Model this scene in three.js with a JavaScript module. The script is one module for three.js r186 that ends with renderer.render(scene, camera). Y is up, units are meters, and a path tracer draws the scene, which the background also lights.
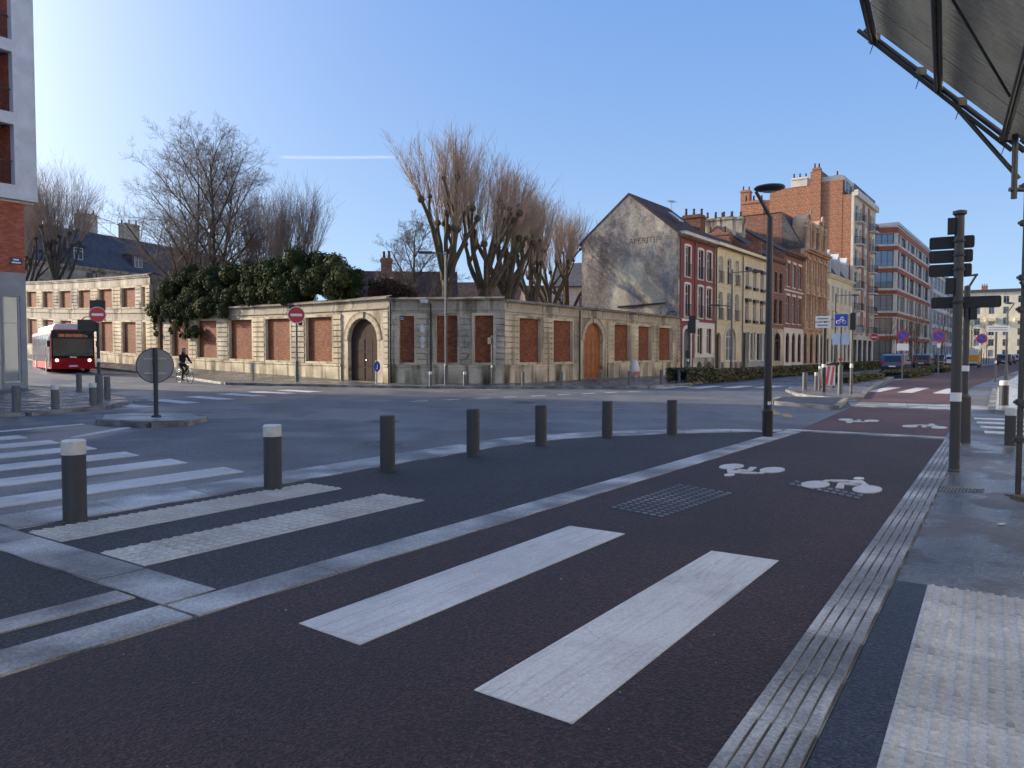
import * as THREE from 'three';
import { mergeGeometries } from 'three/addons/utils/BufferGeometryUtils.js';
import { MarchingCubes } from 'three/addons/objects/MarchingCubes.js';

// ---------------------------------------------------------------- camera
const scene = new THREE.Scene();
const camera = new THREE.PerspectiveCamera(53.07, 1024 / 768, 0.1, 2000);
camera.position.set(0, 1.6, 0);
camera.rotation.set(-Math.atan(30 / 769), 0, 0);

// ---------------------------------------------------------------- sun, sky, exposure
const SUN = new THREE.Vector3(-0.91, 0.315, -0.40).normalize();
const sun = new THREE.DirectionalLight(new THREE.Color(1, 0.83, 0.62), 4.8);
sun.name = 'sun'; sun.position.copy(SUN).multiplyScalar(260); sun.castShadow = true;
sun.shadow.radius = 1.5; sun.shadow.mapSize.set(4096, 4096);
Object.assign(sun.shadow.camera, { left: -150, right: 150, top: 150, bottom: -150, near: 1, far: 700 });
scene.add(sun, sun.target);
{
  const W = 4096, H = 2048, d = new Float32Array(W * H * 4), mix = (a, b, t) => a + (b - a) * t;
  const zen = [0.060, 0.185, 0.51], hor = [0.42, 0.60, 0.76], glow = [1.0, 0.95, 0.86];
  const ss = (a, b, x) => { const t = Math.min(1, Math.max(0, (x - a) / (b - a))); return t * t * (3 - 2 * t); };
  for (let j = 0; j < H; j++) {
    const el = ((j + 0.5) / H - 0.5) * Math.PI, y = Math.sin(el), c = Math.cos(el);
    for (let i = 0; i < W; i++) {
      const az = ((i + 0.5) / W - 0.5) * 2 * Math.PI, x = Math.cos(az) * c, z = Math.sin(az) * c;
      const cg = x * SUN.x + y * SUN.y + z * SUN.z, gam = Math.acos(Math.min(1, Math.max(-1, cg)));
      const up = 1 - Math.exp(-Math.max(0, y) * 4.1);
      const aur = 8.0 * Math.exp(-gam / 0.185) + 44 * Math.exp(-gam / 0.08) + 0.05 * Math.exp(-gam / 0.8);      // forward scatter round the sun
      // thin contrail: azimuth -16.5 to -7 degrees off the view axis, 14 degrees up
      const va = Math.atan2(x, -z) * 57.2958, line = 14.15 + 0.09 * (va + 7) * 0.6;
      let tr = va > -16.8 && va < -6 && z < 0 ? Math.exp(-(((el * 57.2958 - line) / 0.055) ** 2)) * ss(-16.8, -16.2, va) * ss(-6, -10, va) : 0;
      tr *= 0.5;
      for (let k = 0; k < 3; k++) {
        let v = mix(hor[k], zen[k], up) + glow[k] * aur;
        v = mix(v, 0.75, tr);
        if (y < 0) v = mix(v, [0.10, 0.105, 0.12][k], ss(0, -0.12, y));
        d[(j * W + i) * 4 + k] = v;
      }
      d[(j * W + i) * 4 + 3] = 1;
    }
  }
  const t = new THREE.DataTexture(d, W, H, THREE.RGBAFormat, THREE.FloatType);
  t.mapping = THREE.EquirectangularReflectionMapping; t.magFilter = t.minFilter = THREE.LinearFilter; t.needsUpdate = true;
  scene.background = t; scene.environment = t;
}
const renderer = new THREE.WebGLRenderer({ antialias: true });
renderer.setSize(1024, 768);
renderer.toneMapping = THREE.LinearToneMapping;
renderer.toneMappingExposure = 1.45;
renderer.shadowMap.enabled = true;

// ---------------------------------------------------------------- helpers
const TH = 35 * Math.PI / 180, SN = Math.sin(TH), CS = Math.cos(TH), TURN = Math.PI / 2 - TH;
const S = (u, w, y = 0) => new THREE.Vector3(u * SN + w * CS, y, -u * CS + w * SN);     // street metres: u along the avenue, w to its right
const rng = (s) => () => { s |= 0; s = s + 0x6D2B79F5 | 0; let t = Math.imul(s ^ s >>> 15, 1 | s); t = t + Math.imul(t ^ t >>> 7, 61 | t) ^ t; return ((t ^ t >>> 14) >>> 0) / 4294967296; };
const clamp = (x, a = 0, b = 1) => Math.min(b, Math.max(a, x)), lerp = (a, b, t) => a + (b - a) * t;
const sstep = (a, b, x) => { const t = clamp((x - a) / (b - a)); return t * t * (3 - 2 * t); };
// the side road climbs along the boundary wall
const W0 = [-8.7, -41.3], WD = [-0.748, -0.664];
const rise = (t) => t <= 0 ? 0 : t < 55 ? 0.005 * t + 0.00045 * t * t : 1.636 + 0.0545 * Math.min(t - 55, 40);
const gy = (x, z) => rise((x - W0[0]) * WD[0] + (z - W0[1]) * WD[1]);

// tileable value noise
const HASH = new Float32Array(65536); { const r = rng(77); for (let i = 0; i < 65536; i++) HASH[i] = r(); }
function vn(x, y, p, s) {
  const x0 = Math.floor(x), y0 = Math.floor(y); let fx = x - x0, fy = y - y0; fx = fx * fx * (3 - 2 * fx); fy = fy * fy * (3 - 2 * fy);
  const a = ((x0 % p) + p) % p, b = (a + 1) % p, c = ((y0 % p) + p) % p, e = (c + 1) % p, h = (i, k) => HASH[(i * 374761 + k * 668265 + s * 9176 + ((i * k) << 3)) & 65535];
  return lerp(lerp(h(a, c), h(b, c), fx), lerp(h(a, e), h(b, e), fx), fy);
}
const fbm = (x, y, p, o = 4, s = 1) => { let v = 0, a = 0.5, n = 0; for (let i = 0; i < o; i++) { v += a * vn(x * p, y * p, p, s + i * 13); n += a; a *= 0.5; p *= 2; } return v / n; };
const n3 = (x, y, z, s = 1) => (vn(x, y, 4096, s) + vn(y + 31.4, z, 4096, s + 5) + vn(z + 17.7, x, 4096, s + 9)) / 3;
function tex(n, metres, fn, srgb = true, n2 = n, m2 = metres) {
  const d = new Uint8Array(n * n2 * 4);
  for (let j = 0; j < n2; j++) for (let i = 0; i < n; i++) {
    const c = fn((i + 0.5) / n, (j + 0.5) / n2, i, j), o = (j * n + i) * 4;
    if (typeof c === 'number') d[o] = d[o + 1] = d[o + 2] = clamp(c, 0, 255); else { d[o] = clamp(c[0], 0, 255); d[o + 1] = clamp(c[1], 0, 255); d[o + 2] = clamp(c[2], 0, 255); }
    d[o + 3] = 255;
  }
  const t = new THREE.DataTexture(d, n, n2); t.wrapS = t.wrapT = THREE.RepeatWrapping; t.magFilter = THREE.LinearFilter; t.minFilter = THREE.LinearMipmapLinearFilter;
  if (srgb) t.colorSpace = THREE.SRGBColorSpace; t.repeat.set(1 / metres, 1 / m2); t.needsUpdate = true; return t;
}
function canvasTex(w, h, draw) {
  const c = document.createElement('canvas'); c.width = w; c.height = h; draw(c.getContext('2d'), w, h);
  const t = new THREE.CanvasTexture(c); t.colorSpace = THREE.SRGBColorSpace; return t;
}
const mat = (color, rough = 0.8, more = {}) => { const m = new THREE.MeshStandardMaterial({ roughness: rough, ...more }); Array.isArray(color) ? m.color.setRGB(...color) : m.color.set(color); return m; };
const phys = (color, rough, more = {}) => { const m = new THREE.MeshPhysicalMaterial({ roughness: rough, ...more }); Array.isArray(color) ? m.color.setRGB(...color) : m.color.set(color); return m; };

class G {                                    // geometry collector, uv in metres
  constructor() { this.p = []; this.t = []; this.i = []; this.c = null; }
  get n() { return this.p.length / 3; }
  v(x, y, z, s = 0, t = 0) { this.p.push(x, y, z); this.t.push(s, t); return this.n - 1; }
  quad(a, b, c, d, ua, ub, uc, ud) {
    const L = (p, q) => Math.hypot(p[0] - q[0], p[1] - q[1], p[2] - q[2]); const w = L(a, b), h = L(b, c);
    const k = this.v(...a, ...(ua ?? [0, 0])); this.v(...b, ...(ub ?? [w, 0])); this.v(...c, ...(uc ?? [w, h])); this.v(...d, ...(ud ?? [0, h]));
    this.i.push(k, k + 1, k + 2, k, k + 2, k + 3); return this;
  }
  box(x0, y0, z0, x1, y1, z1) {
    const f = (a, b, c, d, m) => this.quad(a, b, c, d, m(a), m(b), m(c), m(d)), xy = (p) => [p[0], p[1]], zy = (p) => [p[2], p[1]], xz = (p) => [p[0], p[2]];
    f([x0, y0, z1], [x1, y0, z1], [x1, y1, z1], [x0, y1, z1], xy); f([x1, y0, z0], [x0, y0, z0], [x0, y1, z0], [x1, y1, z0], xy);
    f([x1, y0, z1], [x1, y0, z0], [x1, y1, z0], [x1, y1, z1], zy); f([x0, y0, z0], [x0, y0, z1], [x0, y1, z1], [x0, y1, z0], zy);
    f([x0, y1, z1], [x1, y1, z1], [x1, y1, z0], [x0, y1, z0], xz); f([x0, y0, z0], [x1, y0, z0], [x1, y0, z1], [x0, y0, z1], xz); return this;
  }
  slab(pts, y0, y1, b = 0.006) {             // flat convex polygon with a chamfered rim; pts [x,z] anticlockwise seen from above
    const n = pts.length; let cx = 0, cz = 0; for (const [x, z] of pts) { cx += x / n; cz += z / n; }
    const ins = pts.map(([x, z]) => { const dx = cx - x, dz = cz - z, l = Math.hypot(dx, dz) || 1; return [x + dx / l * b * 1.4, z + dz / l * b * 1.4]; });
    const k = this.n; for (const [x, z] of ins) this.v(x, y1, z, x, z);
    for (let i = 1; i < n - 1; i++) this.i.push(k, k + i, k + i + 1);
    for (let i = 0; i < n; i++) {
      const j = (i + 1) % n, A = pts[i], B = pts[j];
      this.quad([A[0], y1 - b, A[1]], [B[0], y1 - b, B[1]], [ins[j][0], y1, ins[j][1]], [ins[i][0], y1, ins[i][1]], A, B, ins[j], ins[i]);
      this.quad([A[0], y0, A[1]], [B[0], y0, B[1]], [B[0], y1 - b, B[1]], [A[0], y1 - b, A[1]]);
    }
    return this;
  }
  tube(pts, r0, r1 = r0, sides = 8, cap = true) {
    const n = pts.length, V = pts.map((p) => Array.isArray(p) ? new THREE.Vector3(...p) : p), q = new THREE.Vector3(0, 1, 0); let prev = null, len = 0;
    const N = new THREE.Vector3(), B = new THREE.Vector3(), T = new THREE.Vector3();
    for (let k = 0; k < n; k++) {
      T.subVectors(V[Math.min(n - 1, k + 1)], V[Math.max(0, k - 1)]).normalize();
      if (!k) { N.copy(Math.abs(T.y) > 0.9 ? q.set(1, 0, 0) : q.set(0, 1, 0)); }
      N.addScaledVector(T, -N.dot(T)).normalize(); B.crossVectors(T, N);
      if (k) len += V[k].distanceTo(V[k - 1]);
      const r = lerp(r0, r1, k / (n - 1)), st = this.n;
      for (let s = 0; s <= sides; s++) { const a = s / sides * 2 * Math.PI, c = Math.cos(a) * r, e = Math.sin(a) * r; this.v(V[k].x + N.x * c + B.x * e, V[k].y + N.y * c + B.y * e, V[k].z + N.z * c + B.z * e, s / sides * 6.28 * r0, len); }
      if (prev !== null) for (let s = 0; s < sides; s++) this.i.push(prev + s, prev + s + 1, st + s + 1, prev + s, st + s + 1, st + s);
      prev = st;
      if (cap && (k === 0 || k === n - 1) && r > 0.004) { const m = this.n; for (let s = 0; s < sides; s++) { const a = s / sides * 2 * Math.PI, c = Math.cos(a) * r, e = Math.sin(a) * r; this.v(V[k].x + N.x * c + B.x * e, V[k].y + N.y * c + B.y * e, V[k].z + N.z * c + B.z * e, c, e); } for (let s = 1; s < sides - 1; s++) k ? this.i.push(m, m + s, m + s + 1) : this.i.push(m, m + s + 1, m + s); }
    }
    return this;
  }
  lathe(prof, seg = 20, cx = 0, cy = 0, cz = 0) {       // profile [radius, y] from the bottom up; repeated points make a crease
    for (let k = 0; k < prof.length - 1; k++) {
      const [ra, ya] = prof[k], [rb, yb] = prof[k + 1], st = this.n; if (ra === rb && ya === yb) continue;
      for (let s = 0; s <= seg; s++) { const a = -s / seg * 2 * Math.PI, c = Math.cos(a), e = Math.sin(a); this.v(cx + ra * c, cy + ya, cz + ra * e, s / seg * 6.28 * Math.max(ra, rb), ya + (ya === yb ? ra : 0)); this.v(cx + rb * c, cy + yb, cz + rb * e, s / seg * 6.28 * Math.max(ra, rb), yb + (ya === yb ? rb : 0)); }
      for (let s = 0; s < seg; s++) { const a = st + s * 2; this.i.push(a, a + 2, a + 3, a, a + 3, a + 1); }
    }
    return this;
  }
  add(geo, m) {
    const g = m ? geo.clone().applyMatrix4(m) : geo, P = g.attributes.position, U = g.attributes.uv, k = this.n;
    for (let i = 0; i < P.count; i++) this.v(P.getX(i), P.getY(i), P.getZ(i), U ? U.getX(i) : 0, U ? U.getY(i) : 0);
    if (g.index) for (let i = 0; i < g.index.count; i++) this.i.push(k + g.index.getX(i)); else for (let i = 0; i < P.count; i++) this.i.push(k + i);
    return this;
  }
  map(f) { for (let i = 0; i < this.p.length; i += 3) { const q = f(this.p[i], this.p[i + 1], this.p[i + 2]); this.p[i] = q[0]; this.p[i + 1] = q[1]; this.p[i + 2] = q[2]; } return this; }
  colour(f) { this.c = []; for (let i = 0; i < this.p.length; i += 3) this.c.push(...f(this.p[i], this.p[i + 1], this.p[i + 2])); return this; }
  geo() {
    const g = new THREE.BufferGeometry(); g.setAttribute('position', new THREE.BufferAttribute(new Float32Array(this.p), 3)); g.setAttribute('uv', new THREE.BufferAttribute(new Float32Array(this.t), 2));
    if (this.c) g.setAttribute('color', new THREE.BufferAttribute(new Float32Array(this.c), 3));
    g.setIndex(this.i); g.computeVertexNormals(); return g;
  }
}
const taken = {};
const numbered = (n) => { const k = taken[n] = (taken[n] ?? -1) + 1; return k ? n + '_' + String(k).padStart(3, '0') : n; };
function obj(name, g, m, parent = scene) {
  const o = new THREE.Mesh(g instanceof G ? g.geo() : g, m); o.name = parent === scene ? numbered(name) : name; o.castShadow = o.receiveShadow = true; parent.add(o); return o;
}
function tag(o, label, category, group) { Object.assign(o.userData, { label, category }); if (group) o.userData.group = group; return o; }
function thing(name, label, category, p, turn = 0, group) {
  const o = new THREE.Group(); o.name = numbered(name); scene.add(o); if (p) o.position.copy(p); o.rotation.y = turn; return tag(o, label, category, group);
}
function struct(name, g, m, parent = scene) { const o = obj(name, g, m, parent); if (parent === scene) o.userData.kind = 'structure'; return o; }
function structGroup(name) { const o = new THREE.Group(); o.name = numbered(name); o.userData.kind = 'structure'; scene.add(o); return o; }
function copy(o, p, turn, label, group) { const c = o.clone(); c.name = numbered(o.name.replace(/_\d{3}$/, '')); c.userData = { ...o.userData }; scene.add(c); if (p) c.position.copy(p); if (turn !== undefined) c.rotation.y = turn; if (label) c.userData.label = label; if (group) c.userData.group = group; return c; }
function extrude(shape, depth, bevel = 0, seg = 8) { return new THREE.ExtrudeGeometry(shape, { depth, bevelEnabled: bevel > 0, bevelThickness: bevel, bevelSize: bevel, bevelOffset: -bevel, bevelSegments: 2, curveSegments: seg }); }
function rectPath(x, y, w, h, arch = 0, P = THREE.Path) {   // arch: rise of a round or segmental head inside h
  const p = new P(); p.moveTo(x, y); p.lineTo(x + w, y);
  if (arch > 0) {
    p.lineTo(x + w, y + h - arch); const n = 10;
    for (let k = 1; k <= n; k++) { const a = Math.PI * k / n; p.lineTo(x + w / 2 + Math.cos(a) * w / 2, y + h - arch + Math.sin(a) * arch); }
  } else { p.lineTo(x + w, y + h); p.lineTo(x, y + h); }
  p.closePath(); return p;
}
// ---------------------------------------------------------------- materials
const T = {};
const rough = (n, m, f) => tex(n, m, f, false);
T.asphalt = tex(1024, 5, (u, v, i, j) => { const g = fbm(u, v, 256, 2, 3), l = fbm(u, v, 5, 4, 9), h = HASH[(i * 7919 + j * 104729) & 65535]; let c = 74 + (g - 0.5) * 46 + (l - 0.5) * 30 + (h - 0.5) * 18; if (h > 0.988) c += 34; return [c, c, c * 1.0]; });
T.asphaltBump = rough(1024, 5, (u, v) => 255 * fbm(u, v, 256, 2, 3));
T.fine = tex(1024, 3, (u, v, i, j) => { const g = fbm(u, v, 300, 2, 4), l = fbm(u, v, 4, 5, 19), h = HASH[(i * 6151 + j * 98317) & 65535]; let c = 82 + (g - 0.5) * 210 + (l - 0.5) * 40 + (h - 0.5) * 50; if (h > 0.988) c += 80; return c; });
T.fineBump = rough(1024, 3, (u, v) => 255 * fbm(u, v, 300, 2, 4));
const SCR = []; { const r = rng(91); for (let k = 0; k < 46; k++) { const a = (r() - 0.5) * (r() < 0.7 ? 0.35 : 2.6), x = r(), y = r(), l = 0.05 + r() * 0.3; SCR.push([x, y, Math.cos(a) * l, Math.sin(a) * l, r() < 0.55 ? 16 : -26, 0.0007 + r() * 0.0009]); } }
const scratch = (u, v) => { let s = 0; for (const [x, y, dx, dy, k, w] of SCR) { const px = u - x, py = v - y, t = clamp((px * dx + py * dy) / (dx * dx + dy * dy)), ex = px - dx * t, ey = py - dy * t, d2 = ex * ex + ey * ey; if (d2 < w * w) s += k; } return s; };
T.paint = tex(1024, 2.6, (u, v, i, j) => { const l = fbm(u, v, 4, 5, 21), s = 0.6 * vn(u * 5, v * 110, 4096, 33) + 0.4 * vn(u * 11, v * 260, 4096, 39), g = fbm(u, v, 220, 2, 4); let c = 200 + (l - 0.5) * 44 - Math.max(0, s - 0.55) * 60 - Math.max(0, fbm(u, v, 9, 4, 57) - 0.58) * 60 + scratch(u, v) + (g - 0.5) * 34; return [c, c * 0.995, c * 0.975]; });
T.paint.rotation = -55 * Math.PI / 180;
T.granite = tex(512, 1.6, (u, v, i, j) => { const l = fbm(u, v, 4, 5, 41), g = fbm(u, v, 128, 2, 8), h = HASH[(i * 3571 + j * 7907) & 65535]; const c = 140 + (l - 0.5) * 130 + (g - 0.5) * 64 + (h - 0.5) * 20; return [c, c * 0.995, c * 0.965]; });
T.concrete = tex(512, 1.2, (u, v, i, j) => { const l = fbm(u, v, 5, 5, 61), g = fbm(u, v, 100, 2, 8), h = HASH[(i * 971 + j * 6007) & 65535]; const c = 186 + (l - 0.5) * 46 + (g - 0.5) * 40 + (h > 0.985 ? -46 : 0); return [c, c * 0.985, c * 0.95]; });
T.wet = tex(1024, 6, (u, v, i, j) => { const l = fbm(u, v, 5, 6, 71), g = fbm(u, v, 180, 2, 8), c = 92 + (l - 0.5) * 80 + (g - 0.5) * 34; return [c, c * 0.97, c * 0.93]; });
T.wetRough = rough(1024, 6, (u, v) => { const l = fbm(u, v, 14, 5, 83); return 255 * lerp(0.17, 0.58, sstep(0.36, 0.62, l)); });
T.roadRough = rough(512, 11, (u, v) => 255 * lerp(0.40, 0.72, sstep(0.38, 0.62, fbm(u, v, 5, 5, 93))));
const brickTex = (pal, mortar, seed, wear = 30) => tex(512, 1.76, (u, v, i, j) => {
  const row = Math.floor(v * 24), x = u * 8 + (row % 2) * 0.5, col = Math.floor(x) % 8, fx = x - Math.floor(x), fy = v * 24 - row, h = HASH[(row * 131 + col * 977 + seed * 31) & 65535], n = (fbm(u, v, 8, 5, seed) - 0.5) * wear;
  if (fx < 0.05 || fy < 0.14) return mortar.map((c) => c + n); const p = pal[Math.floor(h * pal.length)]; const k = (HASH[(i * 37 + j * 1999) & 65535] - 0.5) * 16 + n; return p.map((c) => c + k);
}, true, 512, 1.68);
T.brickPanel = brickTex([[136, 78, 48], [122, 68, 42], [142, 88, 56], [112, 62, 40]], [126, 86, 62], 5);
T.brickDark = brickTex([[138, 92, 74], [126, 82, 66], [112, 72, 60], [146, 104, 84]], [130, 106, 92], 7);
T.brickOrange = brickTex([[170, 116, 86], [158, 104, 76], [180, 128, 96], [146, 94, 70]], [156, 124, 100], 11, 44);
T.brickRed = brickTex([[170, 92, 66], [158, 82, 58], [178, 100, 72], [148, 78, 58]], [144, 104, 88], 12, 20);
const stoneTex = (base, seed, amp = 60, streak = 40) => tex(512, 5, (u, v, i, j) => { const l = fbm(u, v, 5, 5, seed), s = fbm(u, v * 0.12, 16, 3, seed + 3), g = fbm(u, v, 110, 2, seed + 9), k = (l - 0.5) * amp + (g - 0.5) * 34 - Math.max(0, s - 0.52) * streak * 3.2; return [base[0] + k, base[1] + k * 0.97, base[2] + k * 0.92]; });
T.stone = stoneTex([188, 174, 148], 101, 80, 60); T.stoneGrey = stoneTex([168, 158, 140], 111, 120, 80); T.plinth = stoneTex([178, 166, 142], 121, 130, 90);
T.render = stoneTex([202, 187, 158], 131, 30, 22); T.render2 = stoneTex([200, 187, 162], 136, 26, 18); T.cream = stoneTex([226, 214, 184], 141, 24, 14); T.pale = stoneTex([214, 204, 188], 151, 24, 16); T.ornate = stoneTex([186, 154, 124], 156, 60, 30);
T.roof = tex(512, 4, (u, v, i, j) => { const row = Math.floor(v * 24), x = u * 20 + (row % 2) * 0.5, h = HASH[(row * 331 + (Math.floor(x) % 20) * 71) & 65535], l = fbm(u, v, 6, 4, 161), e = (v * 24 - row) < 0.16 || (x - Math.floor(x)) < 0.06 ? -18 : 0, k = (h - 0.5) * 26 + (l - 0.5) * 34 + e; return [94 + k, 70 + k * 0.9, 60 + k * 0.85]; });
T.slate = tex(512, 4, (u, v, i, j) => { const row = Math.floor(v * 20), x = u * 18 + (row % 2) * 0.5, h = HASH[(row * 331 + (Math.floor(x) % 18) * 71) & 65535], l = fbm(u, v, 6, 4, 163), e = (v * 20 - row) < 0.12 ? -14 : 0, k = (h - 0.5) * 20 + (l - 0.5) * 24 + e; return [84 + k, 82 + k, 84 + k]; });
T.wood = tex(512, 1.2, (u, v) => { const s = fbm(u, v * 0.08, 60, 4, 171), l = fbm(u, v, 5, 4, 173); return 160 + (s - 0.5) * 130 + (l - 0.5) * 50; });
T.bark = tex(256, 1.2, (u, v) => { const s = fbm(u, v * 0.3, 40, 4, 181), l = fbm(u, v, 5, 4, 183), c = 128 + (s - 0.5) * 110 + (l - 0.5) * 60; return [c, c * 0.94, c * 0.82]; });
T.grime = tex(512, 3, (u, v, i, j) => { const l = fbm(u, v, 5, 5, 191), g = fbm(u, v, 90, 2, 193); return 230 + (l - 0.5) * 40 + (g - 0.5) * 20; });
T.corr = tex(256, 1.0, (u, v) => { const s = fbm(u * 0.2, v, 50, 4, 201), l = fbm(u, v, 5, 4, 203), c = 205 + (s - 0.5) * 24 + (l - 0.5) * 30; return [c, c * 0.98, c * 0.93]; });
const M = {
  road: mat([1.35, 1.38, 1.42], 1, { map: T.asphalt, bumpMap: T.asphaltBump, bumpScale: 0.008, roughnessMap: T.roadRough }),
  path: mat([0.215, 0.225, 0.235], 0.75, { map: T.fine, bumpMap: T.fineBump, bumpScale: 0.010, vertexColors: true }),
  lane: mat([0.265, 0.115, 0.112], 0.72, { map: T.fine, bumpMap: T.fineBump, bumpScale: 0.010, vertexColors: true }),
  laneRed: mat([0.70, 0.30, 0.28], 0.75, { map: T.fine, bumpMap: T.fineBump, bumpScale: 0.004 }),
  footpath: mat([1.0, 1.0, 1.0], 1, { map: T.wet, roughnessMap: T.wetRough, bumpMap: T.fineBump, bumpScale: 0.006 }),
  darkStrip: mat([0.17, 0.18, 0.205], 0.5, { map: T.fine, bumpMap: T.fineBump, bumpScale: 0.003 }),
  paint: mat([0.84, 0.83, 0.82], 0.6, { map: T.paint, bumpMap: T.fineBump, bumpScale: 0.002 }),
  yellowPaint: mat([0.62, 0.42, 0.12], 0.7, { map: T.paint }),
  concrete: mat([0.85, 0.85, 0.85], 0.7, { map: T.concrete, bumpMap: T.fineBump, bumpScale: 0.002 }),
  paving: mat([0.9, 0.9, 0.92], 0.45, { map: T.granite }),
  brickPanel: mat([0.86, 0.82, 0.8], 0.9, { map: T.brickPanel }), brickDark: mat([1, 1, 1], 0.9, { map: T.brickDark }), brickOrange: mat([1, 1, 1], 0.9, { map: T.brickOrange }), brickRed: mat([1, 1, 1], 0.85, { map: T.brickRed }),
  stone: mat([1, 1, 1], 0.9, { map: T.stone }), stoneGrey: mat([1, 1, 1], 0.9, { map: T.stoneGrey }), plinth: mat([1, 1, 1], 0.9, { map: T.plinth }),
  render: mat([1, 1, 1], 0.9, { map: T.render }), render2: mat([1, 1, 1], 0.9, { map: T.render2 }), cream: mat([1, 1, 1], 0.9, { map: T.cream }), pale: mat([1, 1, 1], 0.9, { map: T.pale }), ornate: mat([1, 1, 1], 0.9, { map: T.ornate }),
  redPaint: mat([0.225, 0.048, 0.046], 0.7, { map: T.grime }), roof: mat([0.62, 0.56, 0.54], 0.9, { map: T.roof }), slate: mat([1, 0.98, 0.95], 0.95, { map: T.slate }),
  whitePaint: mat([0.72, 0.70, 0.65], 0.6, { map: T.grime }), whitePlaster: mat([0.74, 0.74, 0.74], 0.8, { map: T.grime }), greyPanel: mat([0.34, 0.35, 0.36], 0.6, { map: T.grime }),
  glass: mat([0.025, 0.03, 0.035], 0.06), glassMid: mat([0.16, 0.17, 0.17], 0.09), glassPale: mat([0.36, 0.35, 0.32], 0.12), glassBlue: mat([0.22, 0.27, 0.32], 0.04, { metalness: 0.35 }), plateBlue: mat([0.012, 0.02, 0.075], 0.4),
  darkMetal: mat([0.022, 0.024, 0.028], 0.5), black: mat([0.012, 0.012, 0.013], 0.5), bollard: mat([0.055, 0.058, 0.062], 0.5, { map: T.grime }), post: mat([0.05, 0.048, 0.046], 0.5), zinc: mat([0.34, 0.36, 0.38], 0.42, { metalness: 0.6 }), greyPole: mat([0.10, 0.105, 0.11], 0.5),
  whiteCap: mat([0.66, 0.65, 0.60], 0.5, { map: T.grime }), signBack: mat([0.22, 0.225, 0.225], 0.45, { metalness: 0.35 }), signRed: mat([0.52, 0.02, 0.025], 0.4), signBlue: mat([0.02, 0.07, 0.40], 0.4), signWhite: mat([0.75, 0.75, 0.74], 0.4),
  darkWood: mat([0.10, 0.052, 0.032], 0.95, { map: T.wood }), orangeWood: mat([0.80, 0.22, 0.045], 0.5, { map: T.wood }), greyWood: mat([0.10, 0.11, 0.11], 0.6), bark: mat([0.36, 0.33, 0.29], 0.95, { map: T.bark }), twig: mat([0.20, 0.155, 0.12], 0.95), twigPale: mat([0.34, 0.255, 0.195], 0.95),
  tyre: mat([0.015, 0.015, 0.016], 0.85), chrome: mat([0.5, 0.5, 0.52], 0.25, { metalness: 0.9 }), rubber: mat([0.02, 0.02, 0.02], 0.8),
  galv: mat([0.12, 0.125, 0.13], 0.45, { metalness: 0.5, map: T.corr }), corr: mat([0.78, 0.76, 0.70], 0.55, { map: T.corr }),
  soil: mat([0.06, 0.045, 0.033], 0.95), kerb: mat([0.62, 0.62, 0.62], 0.7, { map: T.granite }),
};
M.granites = [0.84, 0.98, 0.74, 1.08].map((k) => mat([k, k, k * 1.01], 0.5, { map: T.granite, bumpMap: T.fineBump, bumpScale: 0.0015 }));
M.kerbs = [0.5, 0.6, 0.44, 0.66].map((k) => mat([k, k, k], 0.7, { map: T.granite }));
M.leaf = [[0.026, 0.040, 0.012], [0.045, 0.060, 0.018], [0.085, 0.092, 0.030]].map((c) => phys(c, 0.85, { specularIntensity: 0.3, transmission: 0.15, side: THREE.DoubleSide }));
M.hedge = phys([0.10, 0.11, 0.04], 0.8, { transmission: 0.2, side: THREE.DoubleSide });
M.hedgeDry = phys([0.16, 0.13, 0.06], 0.85, { transmission: 0.2, side: THREE.DoubleSide });
// ---------------------------------------------------------------- ground
{
  const ax = []; for (const v of [-1400, -700, -400, -250, -170, -130]) ax.push(v); for (let v = -110; v <= 110; v += 4) ax.push(v); for (const v of [130, 170, 250, 400, 700, 1400]) ax.push(v);
  const g = new G(), n = ax.length; for (const z of ax) for (const x of ax) g.v(x, gy(x, z), z, x, z);
  for (let j = 0; j < n - 1; j++) for (let i = 0; i < n - 1; i++) { const a = j * n + i; g.i.push(a, a + n, a + n + 1, a, a + n + 1, a + 1); }
  struct('road', g, M.road);
}
// a flat sheet in street coordinates; corners [u,w]; diced so that vertex colours can carry patchy wear
const xz = (u, w) => { const p = S(u, w); return [p.x, p.z]; };
const wear = (amp, seed) => (x, y, z) => { const k = 1 + amp * ((n3(x * 0.45, z * 0.45, 3, seed) - 0.5) * 2 + (n3(x * 1.9, z * 1.9, 7, seed + 3) - 0.5)); return [k, k, k]; };
function strip(left, right, y, du = 0.4, dw = 6) {     // left/right: arrays of [u,w] with equal u range -> interpolated by u
  const g = new G(), at = (l, u) => { let i = 0; while (i < l.length - 2 && l[i + 1][0] < u) i++; const [a, b] = [l[i], l[i + 1]], t = (u - a[0]) / (b[0] - a[0]); return lerp(a[1], b[1], t); };
  const u0 = left[0][0], u1 = left[left.length - 1][0], n = Math.ceil((u1 - u0) / du);
  for (let k = 0; k <= n; k++) { const u = lerp(u0, u1, k / n), a = at(left, u), b = at(right, u); for (let m = 0; m <= dw; m++) { const p = S(u, lerp(a, b, m / dw), y); g.v(p.x, p.y, p.z, p.x, p.z); } }
  for (let k = 0; k < n; k++) for (let m = 0; m < dw; m++) { const a = k * (dw + 1) + m; g.i.push(a, a + 1, a + dw + 2, a, a + dw + 2, a + dw + 1); }
  return g;
}
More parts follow.
